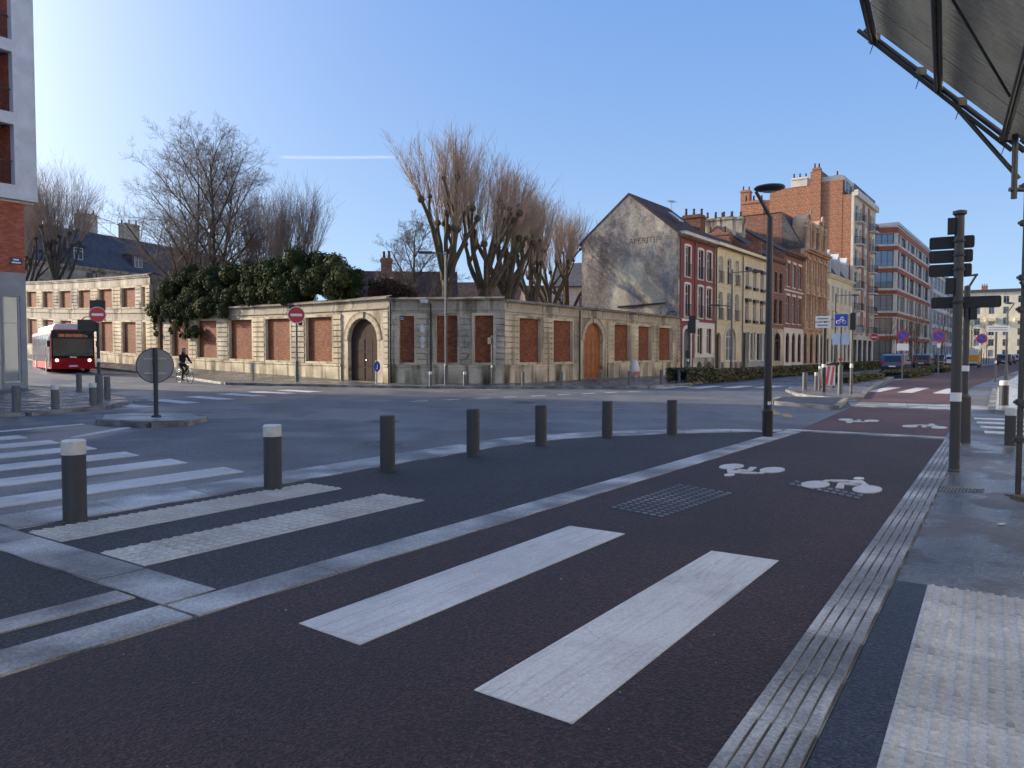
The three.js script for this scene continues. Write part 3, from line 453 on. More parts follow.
{
  const A = [-6.28, -39.15], B = [-0.35, -38.45], L = Math.hypot(B[0] - A[0], B[1] - A[1]), phi = -Math.atan2(B[1] - A[1], B[0] - A[0]);
  const k = (px) => { const q = (px - 512) / 769, d = [(B[0] - A[0]) / L, (B[1] - A[1]) / L]; return (q * -A[1] - A[0]) / (d[0] + q * d[1]); };
  const o = thing('boundary_wall', 'shaded corner stretch of wall with three maroon brick panels', 'wall', new THREE.Vector3(A[0], 0.12, A[1]), phi);
  wallPiece(o, 0.02, L - 0.02, 4.3, [[397, 417], [434, 460], [472, 496]].map(([a, b]) => [k(a), k(b)]), [], null, false);
  for (const c of [0.28, 2.02, 4.1]) obj('pilaster', new G().box(c - 0.05, 0.9, 0.02, c + 0.05, 3.4, 0.06), M.stoneGrey, o);
  // wall-mounted pieces
  const m = thing('wall_plaque', 'pale oval plaques one above another on the corner wall', 'plaque', new THREE.Vector3(A[0], 0.12, A[1]), phi);
  for (const [y, r] of [[2.75, 0.2], [2.2, 0.16], [1.9, 0.13]]) obj('shield', new G().lathe([[0, 0], [r, 0.01], [r, 0.05], [r * 0.7, 0.09], [0, 0.1]], 16).map((a, b, c) => [a * 0.8 + k(422.5), c * 1.25 + y, b + 0.02]), M.whitePaint, m);
  const cam = thing('security_camera', 'small white security camera on the wall corner', 'camera', new THREE.Vector3(A[0], 0.12, A[1]), phi);
  obj('housing', new G().box(k(423), 4.02, 0.3, k(430), 4.2, 0.48), M.whitePaint, cam); obj('bracket', new G().box(k(430), 3.9, 0.0, k(431), 4.1, 0.4), M.greyPole, cam);
  const pl = thing('street_sign', 'small blue street plate on the first corner brick panel', 'sign', new THREE.Vector3(A[0], 0.12, A[1]), phi);
  obj('plate', new G().box(k(399), 3.18, -0.17, k(404.5), 3.4, -0.15), M.plateBlue, pl); for (const y of [3.33, 3.25]) obj('lettering', new G().box(k(400), y - 0.015, -0.15, k(403.5), y + 0.015, -0.148), M.signWhite, pl);
  const v = thing('downpipe', 'thin dark downpipe beside the first corner panel', 'pipe', new THREE.Vector3(A[0], 0.12, A[1]), phi); obj('pipe', new G().tube([[0.12, 0, 0.1], [0.12, 4.1, 0.1]], 0.05), M.darkMetal, v);
  const v2 = thing('downpipe', 'thin dark downpipe beside the second corner panel', 'pipe', new THREE.Vector3(A[0], 0.12, A[1]), phi); obj('pipe', new G().tube([[k(431.5), 0, 0.1], [k(431.5), 4.0, 0.1]], 0.04), M.darkMetal, v2);
}
{
  const o = thing('boundary_wall', 'long stone wall with orange arched gate leading to the red house', 'wall', S(31.3, -22.4, 0.12), TURN);
  wallPiece(o, 0.02, 22.2, 4.22, [[32.5, 34.8], [35.8, 38.15], [43.0, 45.4], [46.4, 48.6], [49.7, 52.1]].map(([a, b]) => [a - 31.3, b - 31.3]), [[7.55, 10.95, 2.3, M.orangeWood, 3.35]], null, false);
  const v = thing('downpipe', 'dark downpipe left of the orange gate', 'pipe', S(38.6, -22.25, 0.12)); obj('pipe', new G().tube([[0, 0, 0], [0, 4.0, 0]], 0.045), M.darkMetal, v);
}
// ---------------------------------------------------------------- windows and facades
const cache = {};
function windowParts(w, h, arch, style) {
  const key = [w.toFixed(2), h.toFixed(2), arch.toFixed(2), style].join(); if (cache[key]) return cache[key];
  const f = new G(), t = Math.min(0.075, w * 0.09), z0 = -0.03, z1 = 0.03;
  const outer = rectPath(0, 0, w, h, arch, THREE.Shape); outer.holes.push(rectPath(t, t, w - 2 * t, h - 2 * t, arch > 0 ? Math.max(0.02, arch - t * 0.4) : 0)); const e = extrude(outer, 0.07); e.translate(0, 0, -0.04); f.add(e);
  if (style !== 'single') f.box(w / 2 - 0.035, t, z0, w / 2 + 0.035, h - t - arch * 0.05, z1);
  if (style === 'cross' || style === 'grid') f.box(t, h * 0.72 - 0.03, z0, w - t, h * 0.72 + 0.03, z1 - 0.004);
  if (style === 'grid') { f.box(t, h * 0.38 - 0.02, z0, w - t, h * 0.38 + 0.02, z1 - 0.008); }
  if (style === 'wide') { const n = Math.max(3, Math.round(w / 1.0)); for (let k = 1; k < n; k++) f.box(w * k / n - 0.03, t, z0, w * k / n + 0.03, h - t, z1 - 0.004); f.box(t, h * 0.33 - 0.02, z0, w - t, h * 0.33 + 0.02, z1 - 0.008); }
  const p = new THREE.ShapeGeometry(rectPath(t * 0.6, t * 0.6, w - t * 1.2, h - t * 1.2, arch > 0 ? Math.max(0.02, arch - t * 0.2) : 0, THREE.Shape)); p.translate(0, 0, -0.015);
  return cache[key] = [f.geo(), p];
}
const paneMats = () => [M.glass, M.glassMid, M.glass, M.glassPale, M.glassMid];
function addWindow(o, x, y, w, h, arch, z, frameM, style, seed, sillM, pane) {
  const [fg, pg] = windowParts(w, h, arch, style), f = obj('window', fg, frameM, o); f.position.set(x, y, z); const pm = paneMats(); obj('pane', pg, pane ?? pm[Math.floor(HASH[(seed * 7919) & 65535] * 5)], f);
  if (sillM) obj('sill', new G().box(-0.09, -0.1, -0.05, w + 0.09, -0.004, -z + 0.07), sillM, f);
  return f;
}
function balcony(o, x, w, y, out, m) {                  // small railing in front of a window
  const g = new G(); g.box(x, y, 0.012, x + w, y + 0.03, out); g.box(x, y + 0.9, out - 0.03, x + w, y + 0.94, out); const n = Math.round(w / 0.13); for (let k = 0; k <= n; k++) { const a = x + w * k / n; g.box(a - 0.008, y + 0.03, out - 0.024, a + 0.008, y + 0.9, out - 0.008); } for (const a of [x, x + w - 0.02]) g.box(a, y + 0.9, 0.012, a + 0.02, y + 0.94, out); return obj('railing', g, m, o);
}
// opening: {x,y,w,h,arch,kind,style}
function facade(o, W, H, openings, wallM, th = 0.32, name = 'wall') {
  const s = rectPath(0, 0, W, H, 0, THREE.Shape); for (const q of openings) s.holes.push(rectPath(q.x, q.y, q.w, q.h, q.arch ?? 0)); const e = extrude(s, th); e.translate(0, 0, -th); return obj(name, e, wallM, o);
}
let wseed = 1;
function fill(o, openings, frameM, sillM, doorM) {
  for (const q of openings) {
    if (q.kind === 'door') { const d = obj('door', extrude(rectPath(q.x + 0.01, q.y + 0.01, q.w - 0.02, q.h - 0.02, q.arch ? q.arch : 0, THREE.Shape), 0.05).translate(0, 0, -0.24), q.m ?? doorM, o); const g = new G(); for (const [a, b] of [[0.08, 0.42], [0.5, 0.86]]) g.box(q.x + q.w * 0.14, q.y + (q.h - (q.arch ?? 0)) * a, -0.19, q.x + q.w * 0.86, q.y + (q.h - (q.arch ?? 0)) * b, -0.172); obj('door_panel', g, q.m ?? doorM, d); obj('handle', new G().box(q.x + q.w * 0.86, q.y + 1.0, -0.19, q.x + q.w * 0.9, q.y + 1.15, -0.14), M.chrome, d); }
    else { addWindow(o, q.x, q.y, q.w, q.h, q.arch ?? 0, -(q.deep ?? 0.18), q.frame ?? frameM, q.style ?? 'cross', wseed++, q.sill === null ? null : sillM, q.pane); }
  }
}
function body(o, W, H, D, m, sideM = m) {                // side and back walls behind the facade
  const g = new G().box(0.003, 0, -D, W - 0.003, H - 0.02, -0.325); return obj('side_wall', g, sideM, o);
}
function gableRoof(o, W, eave, ridge, D, m, over = 0.25, e0 = 0, e1 = 0, zr = -D / 2, gm = M.brickDark) {
  { const t = new G(); for (const q of [0.02, W - 0.02]) { const k = t.v(q, eave - 0.05, -0.3, 0, 0); t.v(q, eave - 0.05, -D, D, 0); t.v(q, ridge - 0.2, zr, D / 2, ridge - eave); t.i.push(k, k + 1, k + 2); } obj('gable', t, gm, o); }
  const g = new G(), x0 = -e0, x1 = W + e1, th = 0.16, s = (ridge - eave) / (D / 2), yf = eave - over * s, z0 = over, z1 = -D - over;
  const P = (x, y, z) => [x, y, z]; g.quad(P(x0, yf, z0), P(x1, yf, z0), P(x1, ridge, zr), P(x0, ridge, zr)); g.quad(P(x1, yf, z1), P(x0, yf, z1), P(x0, ridge, zr), P(x1, ridge, zr));
  g.quad(P(x0, yf - th, z0), P(x1, yf - th, z0), P(x1, yf, z0), P(x0, yf, z0)); g.quad(P(x1, yf - th, z1), P(x0, yf - th, z1), P(x0, yf, z1), P(x1, yf, z1));
  for (const x of [x0, x1]) { g.quad(P(x, yf - th, z0), P(x, yf, z0), P(x, ridge, zr), P(x, ridge - th, zr)); g.quad(P(x, yf - th, z1), P(x, yf, z1), P(x, ridge, zr), P(x, ridge - th, zr)); }
  g.quad(P(x1, yf - th, z0), P(x0, yf - th, z0), P(x0, ridge - th, zr), P(x1, ridge - th, zr)); g.quad(P(x0, yf - th, z1), P(x1, yf - th, z1), P(x1, ridge - th, zr), P(x0, ridge - th, zr));
  return obj('roof', g, m, o);
}
function chimney(parent, x, y, z, w, d, h, m, pots = 2) { const c = obj('chimney', new G().box(x, y, z, x + w, y + h, z + d).box(x - 0.08, y + h - 0.3, z - 0.08, x + w + 0.08, y + h - 0.12, z + d + 0.08), m, parent); for (let k = 0; k < pots; k++) { const px = x + w * (k + 0.5) / pots, pz = z + d * (k + 0.5) / pots; obj('chimney_pot', new G().lathe([[0.13, 0], [0.1, 0.5], [0.13, 0.52], [0.12, 0.6], [0, 0.6]], 8, px, y + h, pz), M.roof, c); } return c; }
function gutter(o, x0, x1, y, m, d = 0.28) { return obj('cornice', new G().box(x0, y - 0.16, 0.004, x1, y, d).box(x0, y - 0.34, 0.004, x1, y - 0.164, d * 0.55).box(x0, y + 0.003, 0.004, x1, y + 0.06, d + 0.05), m, o); }
// ---------------------------------------------------------------- terrace along the avenue
const HW = -22.5, base0 = 0.12;
const home = (name, label, u, cat = 'house') => thing(name, label, cat, S(u, HW, base0), TURN);
T.gable = tex(1024, 8.1, (u, v, i, j) => {                   // weathered brick, remains of blue and cream advert paint, painted-in sun dapples (v up)
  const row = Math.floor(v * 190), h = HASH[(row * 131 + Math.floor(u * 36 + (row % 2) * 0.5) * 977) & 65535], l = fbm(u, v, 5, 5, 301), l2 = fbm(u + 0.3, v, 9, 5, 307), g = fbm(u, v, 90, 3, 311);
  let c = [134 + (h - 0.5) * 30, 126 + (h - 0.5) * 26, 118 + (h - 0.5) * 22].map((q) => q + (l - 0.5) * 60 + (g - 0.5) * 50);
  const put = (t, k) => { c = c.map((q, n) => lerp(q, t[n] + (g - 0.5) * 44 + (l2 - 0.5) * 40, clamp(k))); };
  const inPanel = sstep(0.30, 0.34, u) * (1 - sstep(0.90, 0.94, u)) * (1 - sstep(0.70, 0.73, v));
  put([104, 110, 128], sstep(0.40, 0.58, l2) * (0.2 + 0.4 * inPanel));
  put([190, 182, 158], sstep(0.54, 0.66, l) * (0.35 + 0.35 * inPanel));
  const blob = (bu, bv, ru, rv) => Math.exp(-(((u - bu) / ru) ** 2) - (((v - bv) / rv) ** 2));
  put([192, 184, 162], sstep(0.34, 0.66, l2 * 0.75 + 0.5 * (blob(0.28, 0.22, 0.2, 0.07) + blob(0.62, 0.26, 0.14, 0.06) + blob(0.6, 0.56, 0.15, 0.07)) - 0.12));  // pale patches: sunlight dappled through trees, put into the wall colour
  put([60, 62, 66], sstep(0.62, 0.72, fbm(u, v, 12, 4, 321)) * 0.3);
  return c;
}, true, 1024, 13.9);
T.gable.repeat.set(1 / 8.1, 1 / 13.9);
{
  const o = home('terraced_house', 'red painted corner house with white window surrounds and faded advert gable', 53.65), W = 7.25, E = 10.45;
  const ops = []; for (const [y, h] of [[7.35, 2.2], [4.35, 2.35]]) for (const [x, w] of [[0.95, 1.0], [3.55, 1.0], [5.35, 1.0]]) ops.push({ x, y, w, h });
  const gr = [{ x: 0.75, y: 0.3, w: 1.35, h: 3.1, arch: 0.5, kind: 'door' }, { x: 3.4, y: 1.5, w: 1.05, h: 2.0 }, { x: 5.35, y: 1.5, w: 1.05, h: 2.0 }];
  facade(o, W, E, [...ops, ...gr], M.redPaint); fill(o, ops, M.whitePaint, null, M.greyWood); fill(o, gr, M.whitePaint, null, M.greyWood);
  ops.forEach((q, k) => { const s = rectPath(q.x - 0.17, q.y - 0.14, q.w + 0.34, q.h + 0.32, 0.12, THREE.Shape); s.holes.push(rectPath(q.x, q.y, q.w, q.h)); obj('window_surround', extrude(s, 0.06).translate(0, 0, 0.003), M.whitePaint, o); balcony(o, q.x + 0.02, q.w - 0.04, q.y - 0.05, 0.16, M.darkMetal); });
  obj('string_course', new G().box(0.3, 3.95, 0.003, W - 3.6, 4.12, 0.1), M.whitePaint, o);
  { const s = rectPath(2.95, 1.2, 4.15, 2.75, 0, THREE.Shape); for (const q of gr.slice(1)) s.holes.push(rectPath(q.x, q.y, q.w, q.h)); obj('shopfront_panel', extrude(s, 0.05).translate(0, 0, 0.003), M.whitePaint, o); for (const x of [3.05, 4.55, 6.5]) obj('shutter', new G().box(x, 1.5, 0.055, x + 0.32, 3.5, 0.09), M.cream, o); }
  { const s = rectPath(0.55, 0.2, 1.75, 3.45, 0.5, THREE.Shape); s.holes.push(rectPath(0.75, 0.3, 1.35, 3.1, 0.5)); obj('door_surround', extrude(s, 0.06).translate(0, 0, 0.003), M.whitePaint, o); }
  { const g = new G().box(2.4, 0, 0.003, W - 0.1, 1.17, 0.12); obj('plinth', g, M.stoneGrey, o); for (const x of [3.2, 5.2]) obj('cellar_vent', extrude(rectPath(x, 0.35, 1.0, 0.55, 0.4, THREE.Shape), 0.01).translate(0, 0, 0.123), M.black, o); }
  for (const x of [0.02, 2.85]) obj('pilaster', new G().box(x, 4.1, 0.003, x + 0.28, E - 0.4, 0.06), M.redPaint, o);
  gutter(o, -0.05, W, E, M.whitePaint, 0.42);
  const gs = new THREE.Shape(); gs.moveTo(0, 0); gs.lineTo(8.1, 0); gs.lineTo(8.1, E - 0.05); gs.lineTo(4.05, 13.6); gs.lineTo(0, E - 0.05); gs.closePath();
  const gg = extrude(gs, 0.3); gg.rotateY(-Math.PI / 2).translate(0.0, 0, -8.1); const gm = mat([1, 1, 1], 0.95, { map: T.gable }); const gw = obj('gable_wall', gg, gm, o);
  // the faded word, left of the ridge to the street side
  const word = canvasTex(1024, 160, (c, w, h) => { c.clearRect(0, 0, w, h); c.fillStyle = 'rgba(38,38,42,1)'; c.font = 'bold 128px sans-serif'; c.textBaseline = 'middle'; c.textAlign = 'center'; c.fillText('APERITIF', w / 2, h / 2 + 6, w - 20); });
  const wordMask = canvasTex(1024, 160, (c, w, h) => { c.fillStyle = '#000'; c.fillRect(0, 0, w, h); c.fillStyle = '#a0a0a0'; c.font = 'bold 128px sans-serif'; c.textBaseline = 'middle'; c.textAlign = 'center'; c.fillText('APERITIF', w / 2, h / 2 + 6, w - 20); const r = rng(9); c.fillStyle = '#000'; for (let k = 0; k < 1500; k++) c.fillRect(r() * w, r() * h, 2 + r() * 9, 2 + r() * 7); });
  wordMask.colorSpace = THREE.NoColorSpace;
  const wm = mat([0.045, 0.042, 0.045], 0.9, { alphaMap: wordMask, transparent: true });
  const wp = new THREE.PlaneGeometry(4.7, 0.8); wp.rotateY(-Math.PI / 2).translate(-0.306, 10.05, -2.75); obj('faded_lettering', wp, wm, gw);
  obj('iron_bar', new G().tube([[-0.36, 5.1, -4.9], [-0.36, 5.25, -1.0]], 0.07, 0.07, 6), M.darkMetal, gw);
  obj('cable', new G().tube([[-0.33, 3.4, -1.35], [-0.33, 4.2, -1.2], [-0.33, 4.6, -0.7], [-0.33, 4.65, -0.2]], 0.03, 0.03, 5), M.darkMetal, gw);
  body(o, W, E, 8.1, M.brickDark); const rf = gableRoof(o, W, E, 13.72, 8.1, M.roof, 0.3, 0.32, 0); obj('skylight', new G().box(2.2, 12.02, -1.9, 3.0, 12.1, -1.0).map((x, y, z) => [x, y + (z + 1.45) * -0.8, z]), M.glassPale, rf);
}
{
  const o = home('terraced_house', 'pale stone terraced house with big arched ground floor window', 60.95), W = 6.55, E = 10.5;
  const ops = []; for (const [y, h] of [[7.4, 2.15], [4.35, 2.3]]) for (const x of [0.7, 2.75, 4.75]) ops.push({ x, y, w: 1.1, h, arch: 0.16 });
  const gr = [{ x: 0.35, y: 0.25, w: 1.1, h: 3.0, arch: 0.5, kind: 'door', m: M.darkWood }, { x: 2.5, y: 0.9, w: 2.55, h: 2.85, arch: 1.0, style: 'grid', pane: M.glassMid }];
  facade(o, W, E, [...ops, ...gr], M.render); fill(o, ops, M.whitePaint, M.render2, M.darkWood); fill(o, gr, M.whitePaint, M.render2, M.darkWood);
  for (const q of ops) { balcony(o, q.x, q.w, q.y - 0.02, 0.14, M.darkMetal); }
  obj('string_course', new G().box(0, 3.98, 0.003, W, 4.14, 0.07).box(0, 7.0, 0.003, W, 7.08, 0.05), M.render2, o); obj('plinth', new G().box(1.6, 0, 0.003, W, 0.8, 0.08), M.stoneGrey, o);
  { const s = rectPath(2.2, 0.82, 3.15, 3.2, 1.2, THREE.Shape); s.holes.push(rectPath(2.5, 0.9, 2.55, 2.85, 1.0)); obj('arch_moulding', extrude(s, 0.05).translate(0, 0, 0.003), M.render2, o); }
  obj('downpipe', new G().tube([[0.03, 0.3, 0.1], [0.03, E - 0.4, 0.1]], 0.055), M.darkMetal, o);
  gutter(o, 0, W, E, M.cream, 0.4); body(o, W, E, 8.6, M.brickDark); const rf = gableRoof(o, W, E, 13.0, 8.6, M.roof, 0.3); chimney(rf, W - 1.7, 11.8, -4.9, 1.2, 1.7, 2.1, mat([0.6, 0.55, 0.52], 0.9, { map: T.brickDark }), 3);
}
{
  const o = home('terraced_house', 'pale stone terraced house with small dark window awnings', 67.55), W = 7.3, E = 10.5;
  const ops = []; for (const [y, h] of [[7.3, 2.0], [4.3, 2.2]]) for (const x of [0.95, 3.1, 5.25]) ops.push({ x, y, w: 1.0, h, arch: 0.14 });
  const gr = [{ x: 0.45, y: 0.2, w: 1.2, h: 3.2, kind: 'door', m: M.black }, { x: 2.1, y: 0.9, w: 1.2, h: 2.5 }, { x: 4.3, y: 0.9, w: 1.2, h: 2.5 }, { x: 5.9, y: 0.9, w: 0.95, h: 2.5 }];
  facade(o, W, E, [...ops, ...gr], M.render2); fill(o, ops, M.whitePaint, M.render, M.darkWood); fill(o, gr, M.darkMetal, M.render, M.darkWood);
  for (const q of ops) { obj('awning', new G().box(q.x - 0.06, q.y + q.h - 0.32, 0.005, q.x + q.w + 0.06, q.y + q.h - 0.05, 0.26), M.darkMetal, o); obj('window_box', new G().box(q.x, q.y - 0.02, 0.008, q.x + q.w, q.y + 0.24, 0.24), M.black, o); }
  obj('string_course', new G().box(0, 3.95, 0.003, W, 4.12, 0.08), M.render, o); obj('plinth', new G().box(1.75, 0, 0.003, W, 0.85, 0.06), M.greyPanel, o);
  for (const x of [1.8, 3.6, 5.65, 6.95]) obj('column', new G().lathe([[0.2, 0], [0.17, 0.1], [0.13, 0.2], [0.12, 2.4], [0.18, 2.5], [0.2, 2.6]], 10, x, 0.87, 0.12), M.whitePaint, o);
  gutter(o, 0, W, E, M.cream, 0.4); body(o, W, E, 8.6, M.brickDark); gableRoof(o, W, E, 12.8, 8.6, M.roof, 0.3); obj('firewall', new G().box(W - 0.3, E - 0.2, -8.6, W, 12.2, -0.5), M.brickDark, o); chimney(o, W - 1.1, 11.6, -6.0, 0.9, 2.6, 1.8, M.brickDark, 2);
  obj('downpipe', new G().tube([[0.04, 0.3, 0.1], [0.04, E - 0.4, 0.1]], 0.05), M.greyPole, o);
}
{
  const o = home('terraced_house', 'narrow brown brick house with dark arched entrance behind the tall lamp post', 74.9), W = 5.65, E = 10.9;
  const ops = []; for (const [y, h] of [[7.6, 2.0], [4.5, 2.4]]) for (const x of [0.5, 2.3, 4.1]) ops.push({ x, y, w: 1.05, h, arch: 0.14, pane: y < 5 ? M.glass : undefined });
  const gr = [{ x: 0.4, y: 0.2, w: 1.2, h: 3.0, arch: 0.5, kind: 'door', m: M.black }, { x: 2.4, y: 0.8, w: 2.2, h: 2.8, arch: 0.9, pane: M.glass }];
  facade(o, W, E, [...ops, ...gr], M.brickDark); fill(o, ops, M.darkMetal, M.stone); fill(o, gr, M.darkMetal, M.stone, M.black); obj('ground_floor_facing', (() => { const s = rectPath(0.05, 0, W - 0.1, 4.0, 0, THREE.Shape); for (const q of gr) s.holes.push(rectPath(q.x, q.y, q.w, q.h, q.arch)); return extrude(s, 0.06).translate(0, 0, 0.003); })(), M.stone, o);
  gutter(o, 0, W, E, M.brickDark, 0.35); body(o, W, E, 10, M.brickDark); gableRoof(o, W, E, 14.3, 10, M.slate, 0.25); chimney(o, 0.2, 12.4, -6.5, 1.0, 3.0, 2.7, M.stoneGrey, 4); chimney(o, 4.2, 12.4, -6.5, 1.0, 2.6, 3.3, M.stoneGrey, 3);
}
{
  const o = home('terraced_house', 'dark red brick house over a pale arched ground floor', 80.6), W = 7.35, E = 12.0;
  const ops = []; for (const [y, h] of [[8.5, 2.4], [4.7, 2.8]]) for (const x of [0.8, 3.05, 5.3]) ops.push({ x, y, w: 1.15, h, arch: 0.2 });
  const gr = [0.65, 2.95, 5.25].map((x) => ({ x, y: 0.6, w: 1.35, h: 3.1, arch: 0.6, pane: M.glass }));
  facade(o, W, E, [...ops, ...gr], M.brickDark); fill(o, ops, M.whitePaint, M.pale); fill(o, gr, M.darkMetal, M.pale);
  { const s = rectPath(0.02, 0, W - 0.04, 4.2, 0, THREE.Shape); for (const q of gr) s.holes.push(rectPath(q.x, q.y, q.w, q.h, q.arch)); obj('ground_floor_facing', extrude(s, 0.07).translate(0, 0, 0.003), M.pale, o); }
  for (const q of ops) obj('window_surround', new G().box(q.x - 0.14, q.y + q.h + 0.02, 0.003, q.x + q.w + 0.14, q.y + q.h + 0.26, 0.08), M.pale, o);
  obj('string_course', new G().box(0, 8.0, 0.003, W, 8.16, 0.08), M.pale, o); gutter(o, 0, W, E, M.brickDark, 0.5); body(o, W, E, 11, M.brickDark); gableRoof(o, W, E, 15.4, 11, M.slate, 0.3);
}
{
  const o = home('ornate_house', 'ornate brown stone house with pedimented attic dormers', 88.0), W = 10.4, E = 13.1;
  const ops = []; for (const [y, h] of [[9.3, 2.7], [5.1, 3.0]]) for (const x of [0.9, 3.4, 5.9, 8.4]) ops.push({ x, y, w: 1.2, h, arch: 0.25 });
  const gr = [0.7, 3.3, 5.9, 8.4].map((x) => ({ x, y: 0.4, w: 1.4, h: 3.4, arch: 0.7, pane: M.glass }));
  facade(o, W, E, [...ops, ...gr], M.ornate); fill(o, ops, M.pale, M.ornate); fill(o, gr, M.darkWood, M.ornate);
  for (const x of [0.1, 2.55, 5.05, 7.55, 9.95]) { const g = new G(); g.box(x, 4.4, 0.003, x + 0.4, E - 0.5, 0.2); for (let k = 0; k < 14; k++) g.box(x - 0.05, 4.5 + k * 0.6, 0.01, x + 0.45, 4.8 + k * 0.6, 0.25); obj('pilaster', g, M.ornate, o); }
  for (const q of ops) obj('window_hood', new G().box(q.x - 0.2, q.y + q.h + 0.03, 0.003, q.x + q.w + 0.2, q.y + q.h + 0.16, 0.25).quad([q.x - 0.2, q.y + q.h + 0.16, 0.2], [q.x + q.w + 0.2, q.y + q.h + 0.16, 0.2], [q.x + q.w / 2, q.y + q.h + 0.6, 0.2], [q.x + q.w / 2, q.y + q.h + 0.6, 0.2]), M.ornate, o);
  obj('string_course', new G().box(0, 4.15, 0.003, W, 4.38, 0.16).box(0, 8.55, 0.003, W, 8.75, 0.14), M.ornate, o); gutter(o, 0, W, E, M.ornate, 0.7);
  body(o, W, E, 11, M.brickDark); obj('attic', new G().box(0.02, E - 0.03, -10.9, W - 0.02, 17.2, -2.2), M.brickDark, o); obj('roof', new G().quad([0, E + 0.05, -0.1], [W, E + 0.05, -0.1], [W, 17.3, -2.4], [0, 17.3, -2.4]).quad([0, 17.3, -2.4], [W, 17.3, -2.4], [W, 17.3, -11], [0, 17.3, -11]).quad([0, E - 0.1, -2.4], [0, E + 0.05, -0.1], [0, 17.3, -2.4], [0, 17.3, -2.4]).quad([W, E - 0.1, -2.4], [W, E + 0.05, -0.1], [W, 17.3, -2.4], [W, 17.3, -2.4]), M.slate, o);
  for (const x of [0.9, 6.2]) {                        // sculpted dormers: piers, arch, scrolls
    const d = obj('dormer', extrude((() => { const s = rectPath(x, E + 0.06, 3.0, 4.0, 1.4, THREE.Shape); s.holes.push(rectPath(x + 0.85, E + 0.5, 1.3, 2.5, 0.6)); return s; })(), 1.5).translate(0, 0, -1.5), M.ornate, o);
    const w = addWindow(d, x + 0.85, E + 0.5, 1.3, 2.5, 0.6, -0.25, M.pale, 'cross', wseed++); w.name = 'window'; for (const q of [x - 0.2, x + 2.7]) obj('finial', new G().lathe([[0.3, 0], [0.28, 2.2], [0.4, 2.3], [0.2, 2.6], [0.32, 2.9], [0, 3.3]], 8, q + 0.2, E + 0.06, 0.1), M.ornate, d);
    obj('scroll', new G().lathe([[0, 0], [0.5, 0.02], [0.55, 0.2], [0, 0.25]], 12).map((a, b, c) => [a + x + 1.5, c + E + 4.0, b + 0.02]), M.ornate, d);
  }
  chimney(o, 0.3, 17.0, -7, 0.9, 2.4, 2.0, M.brickOrange, 3);
}
{
  const o = home('terraced_house', 'cream three-storey house with slate roof and white dormers', 98.5), W = 14.9, E = 11.2;
  const ops = []; for (const [y, h] of [[8.0, 2.0], [4.6, 2.3]]) for (let k = 0; k < 6; k++) ops.push({ x: 0.8 + k * 2.4, y, w: 1.15, h });
  const gr = [0.8, 3.2, 5.6, 8.0, 10.4, 12.8].map((x, k) => ({ x, y: 0.5, w: 1.3, h: 2.9, arch: 0.3, pane: k % 2 ? M.glass : M.glassMid }));
  facade(o, W, E, [...ops, ...gr], M.cream); fill(o, ops, M.whitePaint, M.cream); fill(o, gr, M.darkWood, M.cream); obj('string_course', new G().box(0, 4.0, 0.003, W, 4.2, 0.1).box(0, 7.4, 0.003, W, 7.55, 0.08), M.cream, o);
  gutter(o, 0, W, E, M.cream, 0.45); body(o, W, E, 10, M.cream); obj('roof', new G().quad([0, E, 0.1], [W, E, 0.1], [W, 14.2, -2], [0, 14.2, -2]).quad([0, 14.2, -2], [W, 14.2, -2], [W, 15, -5], [0, 15, -5]).quad([W, E, -10], [0, E, -10], [0, 15, -5], [W, 15, -5]).quad([0, E, -10], [0, E, 0.1], [0, 14.2, -2], [0, 15, -5]).quad([W, E, -10], [W, E, 0.1], [W, 14.2, -2], [W, 15, -5]), M.slate, o);
  for (const x of [1.6, 6.6, 11.6]) { const d = obj('dormer', extrude((() => { const s = new THREE.Shape(); s.moveTo(x, E + 0.3); s.lineTo(x + 1.7, E + 0.3); s.lineTo(x + 1.7, E + 2.3); s.lineTo(x + 0.85, E + 3.2); s.lineTo(x, E + 2.3); s.closePath(); s.holes.push(rectPath(x + 0.35, E + 0.5, 1.0, 1.7)); return s; })(), 1.8).translate(0, 0, -2), M.whitePaint, o); addWindow(d, x + 0.35, E + 0.5, 1.0, 1.7, 0, -0.35, M.whitePaint, 'cross', wseed++); }
}
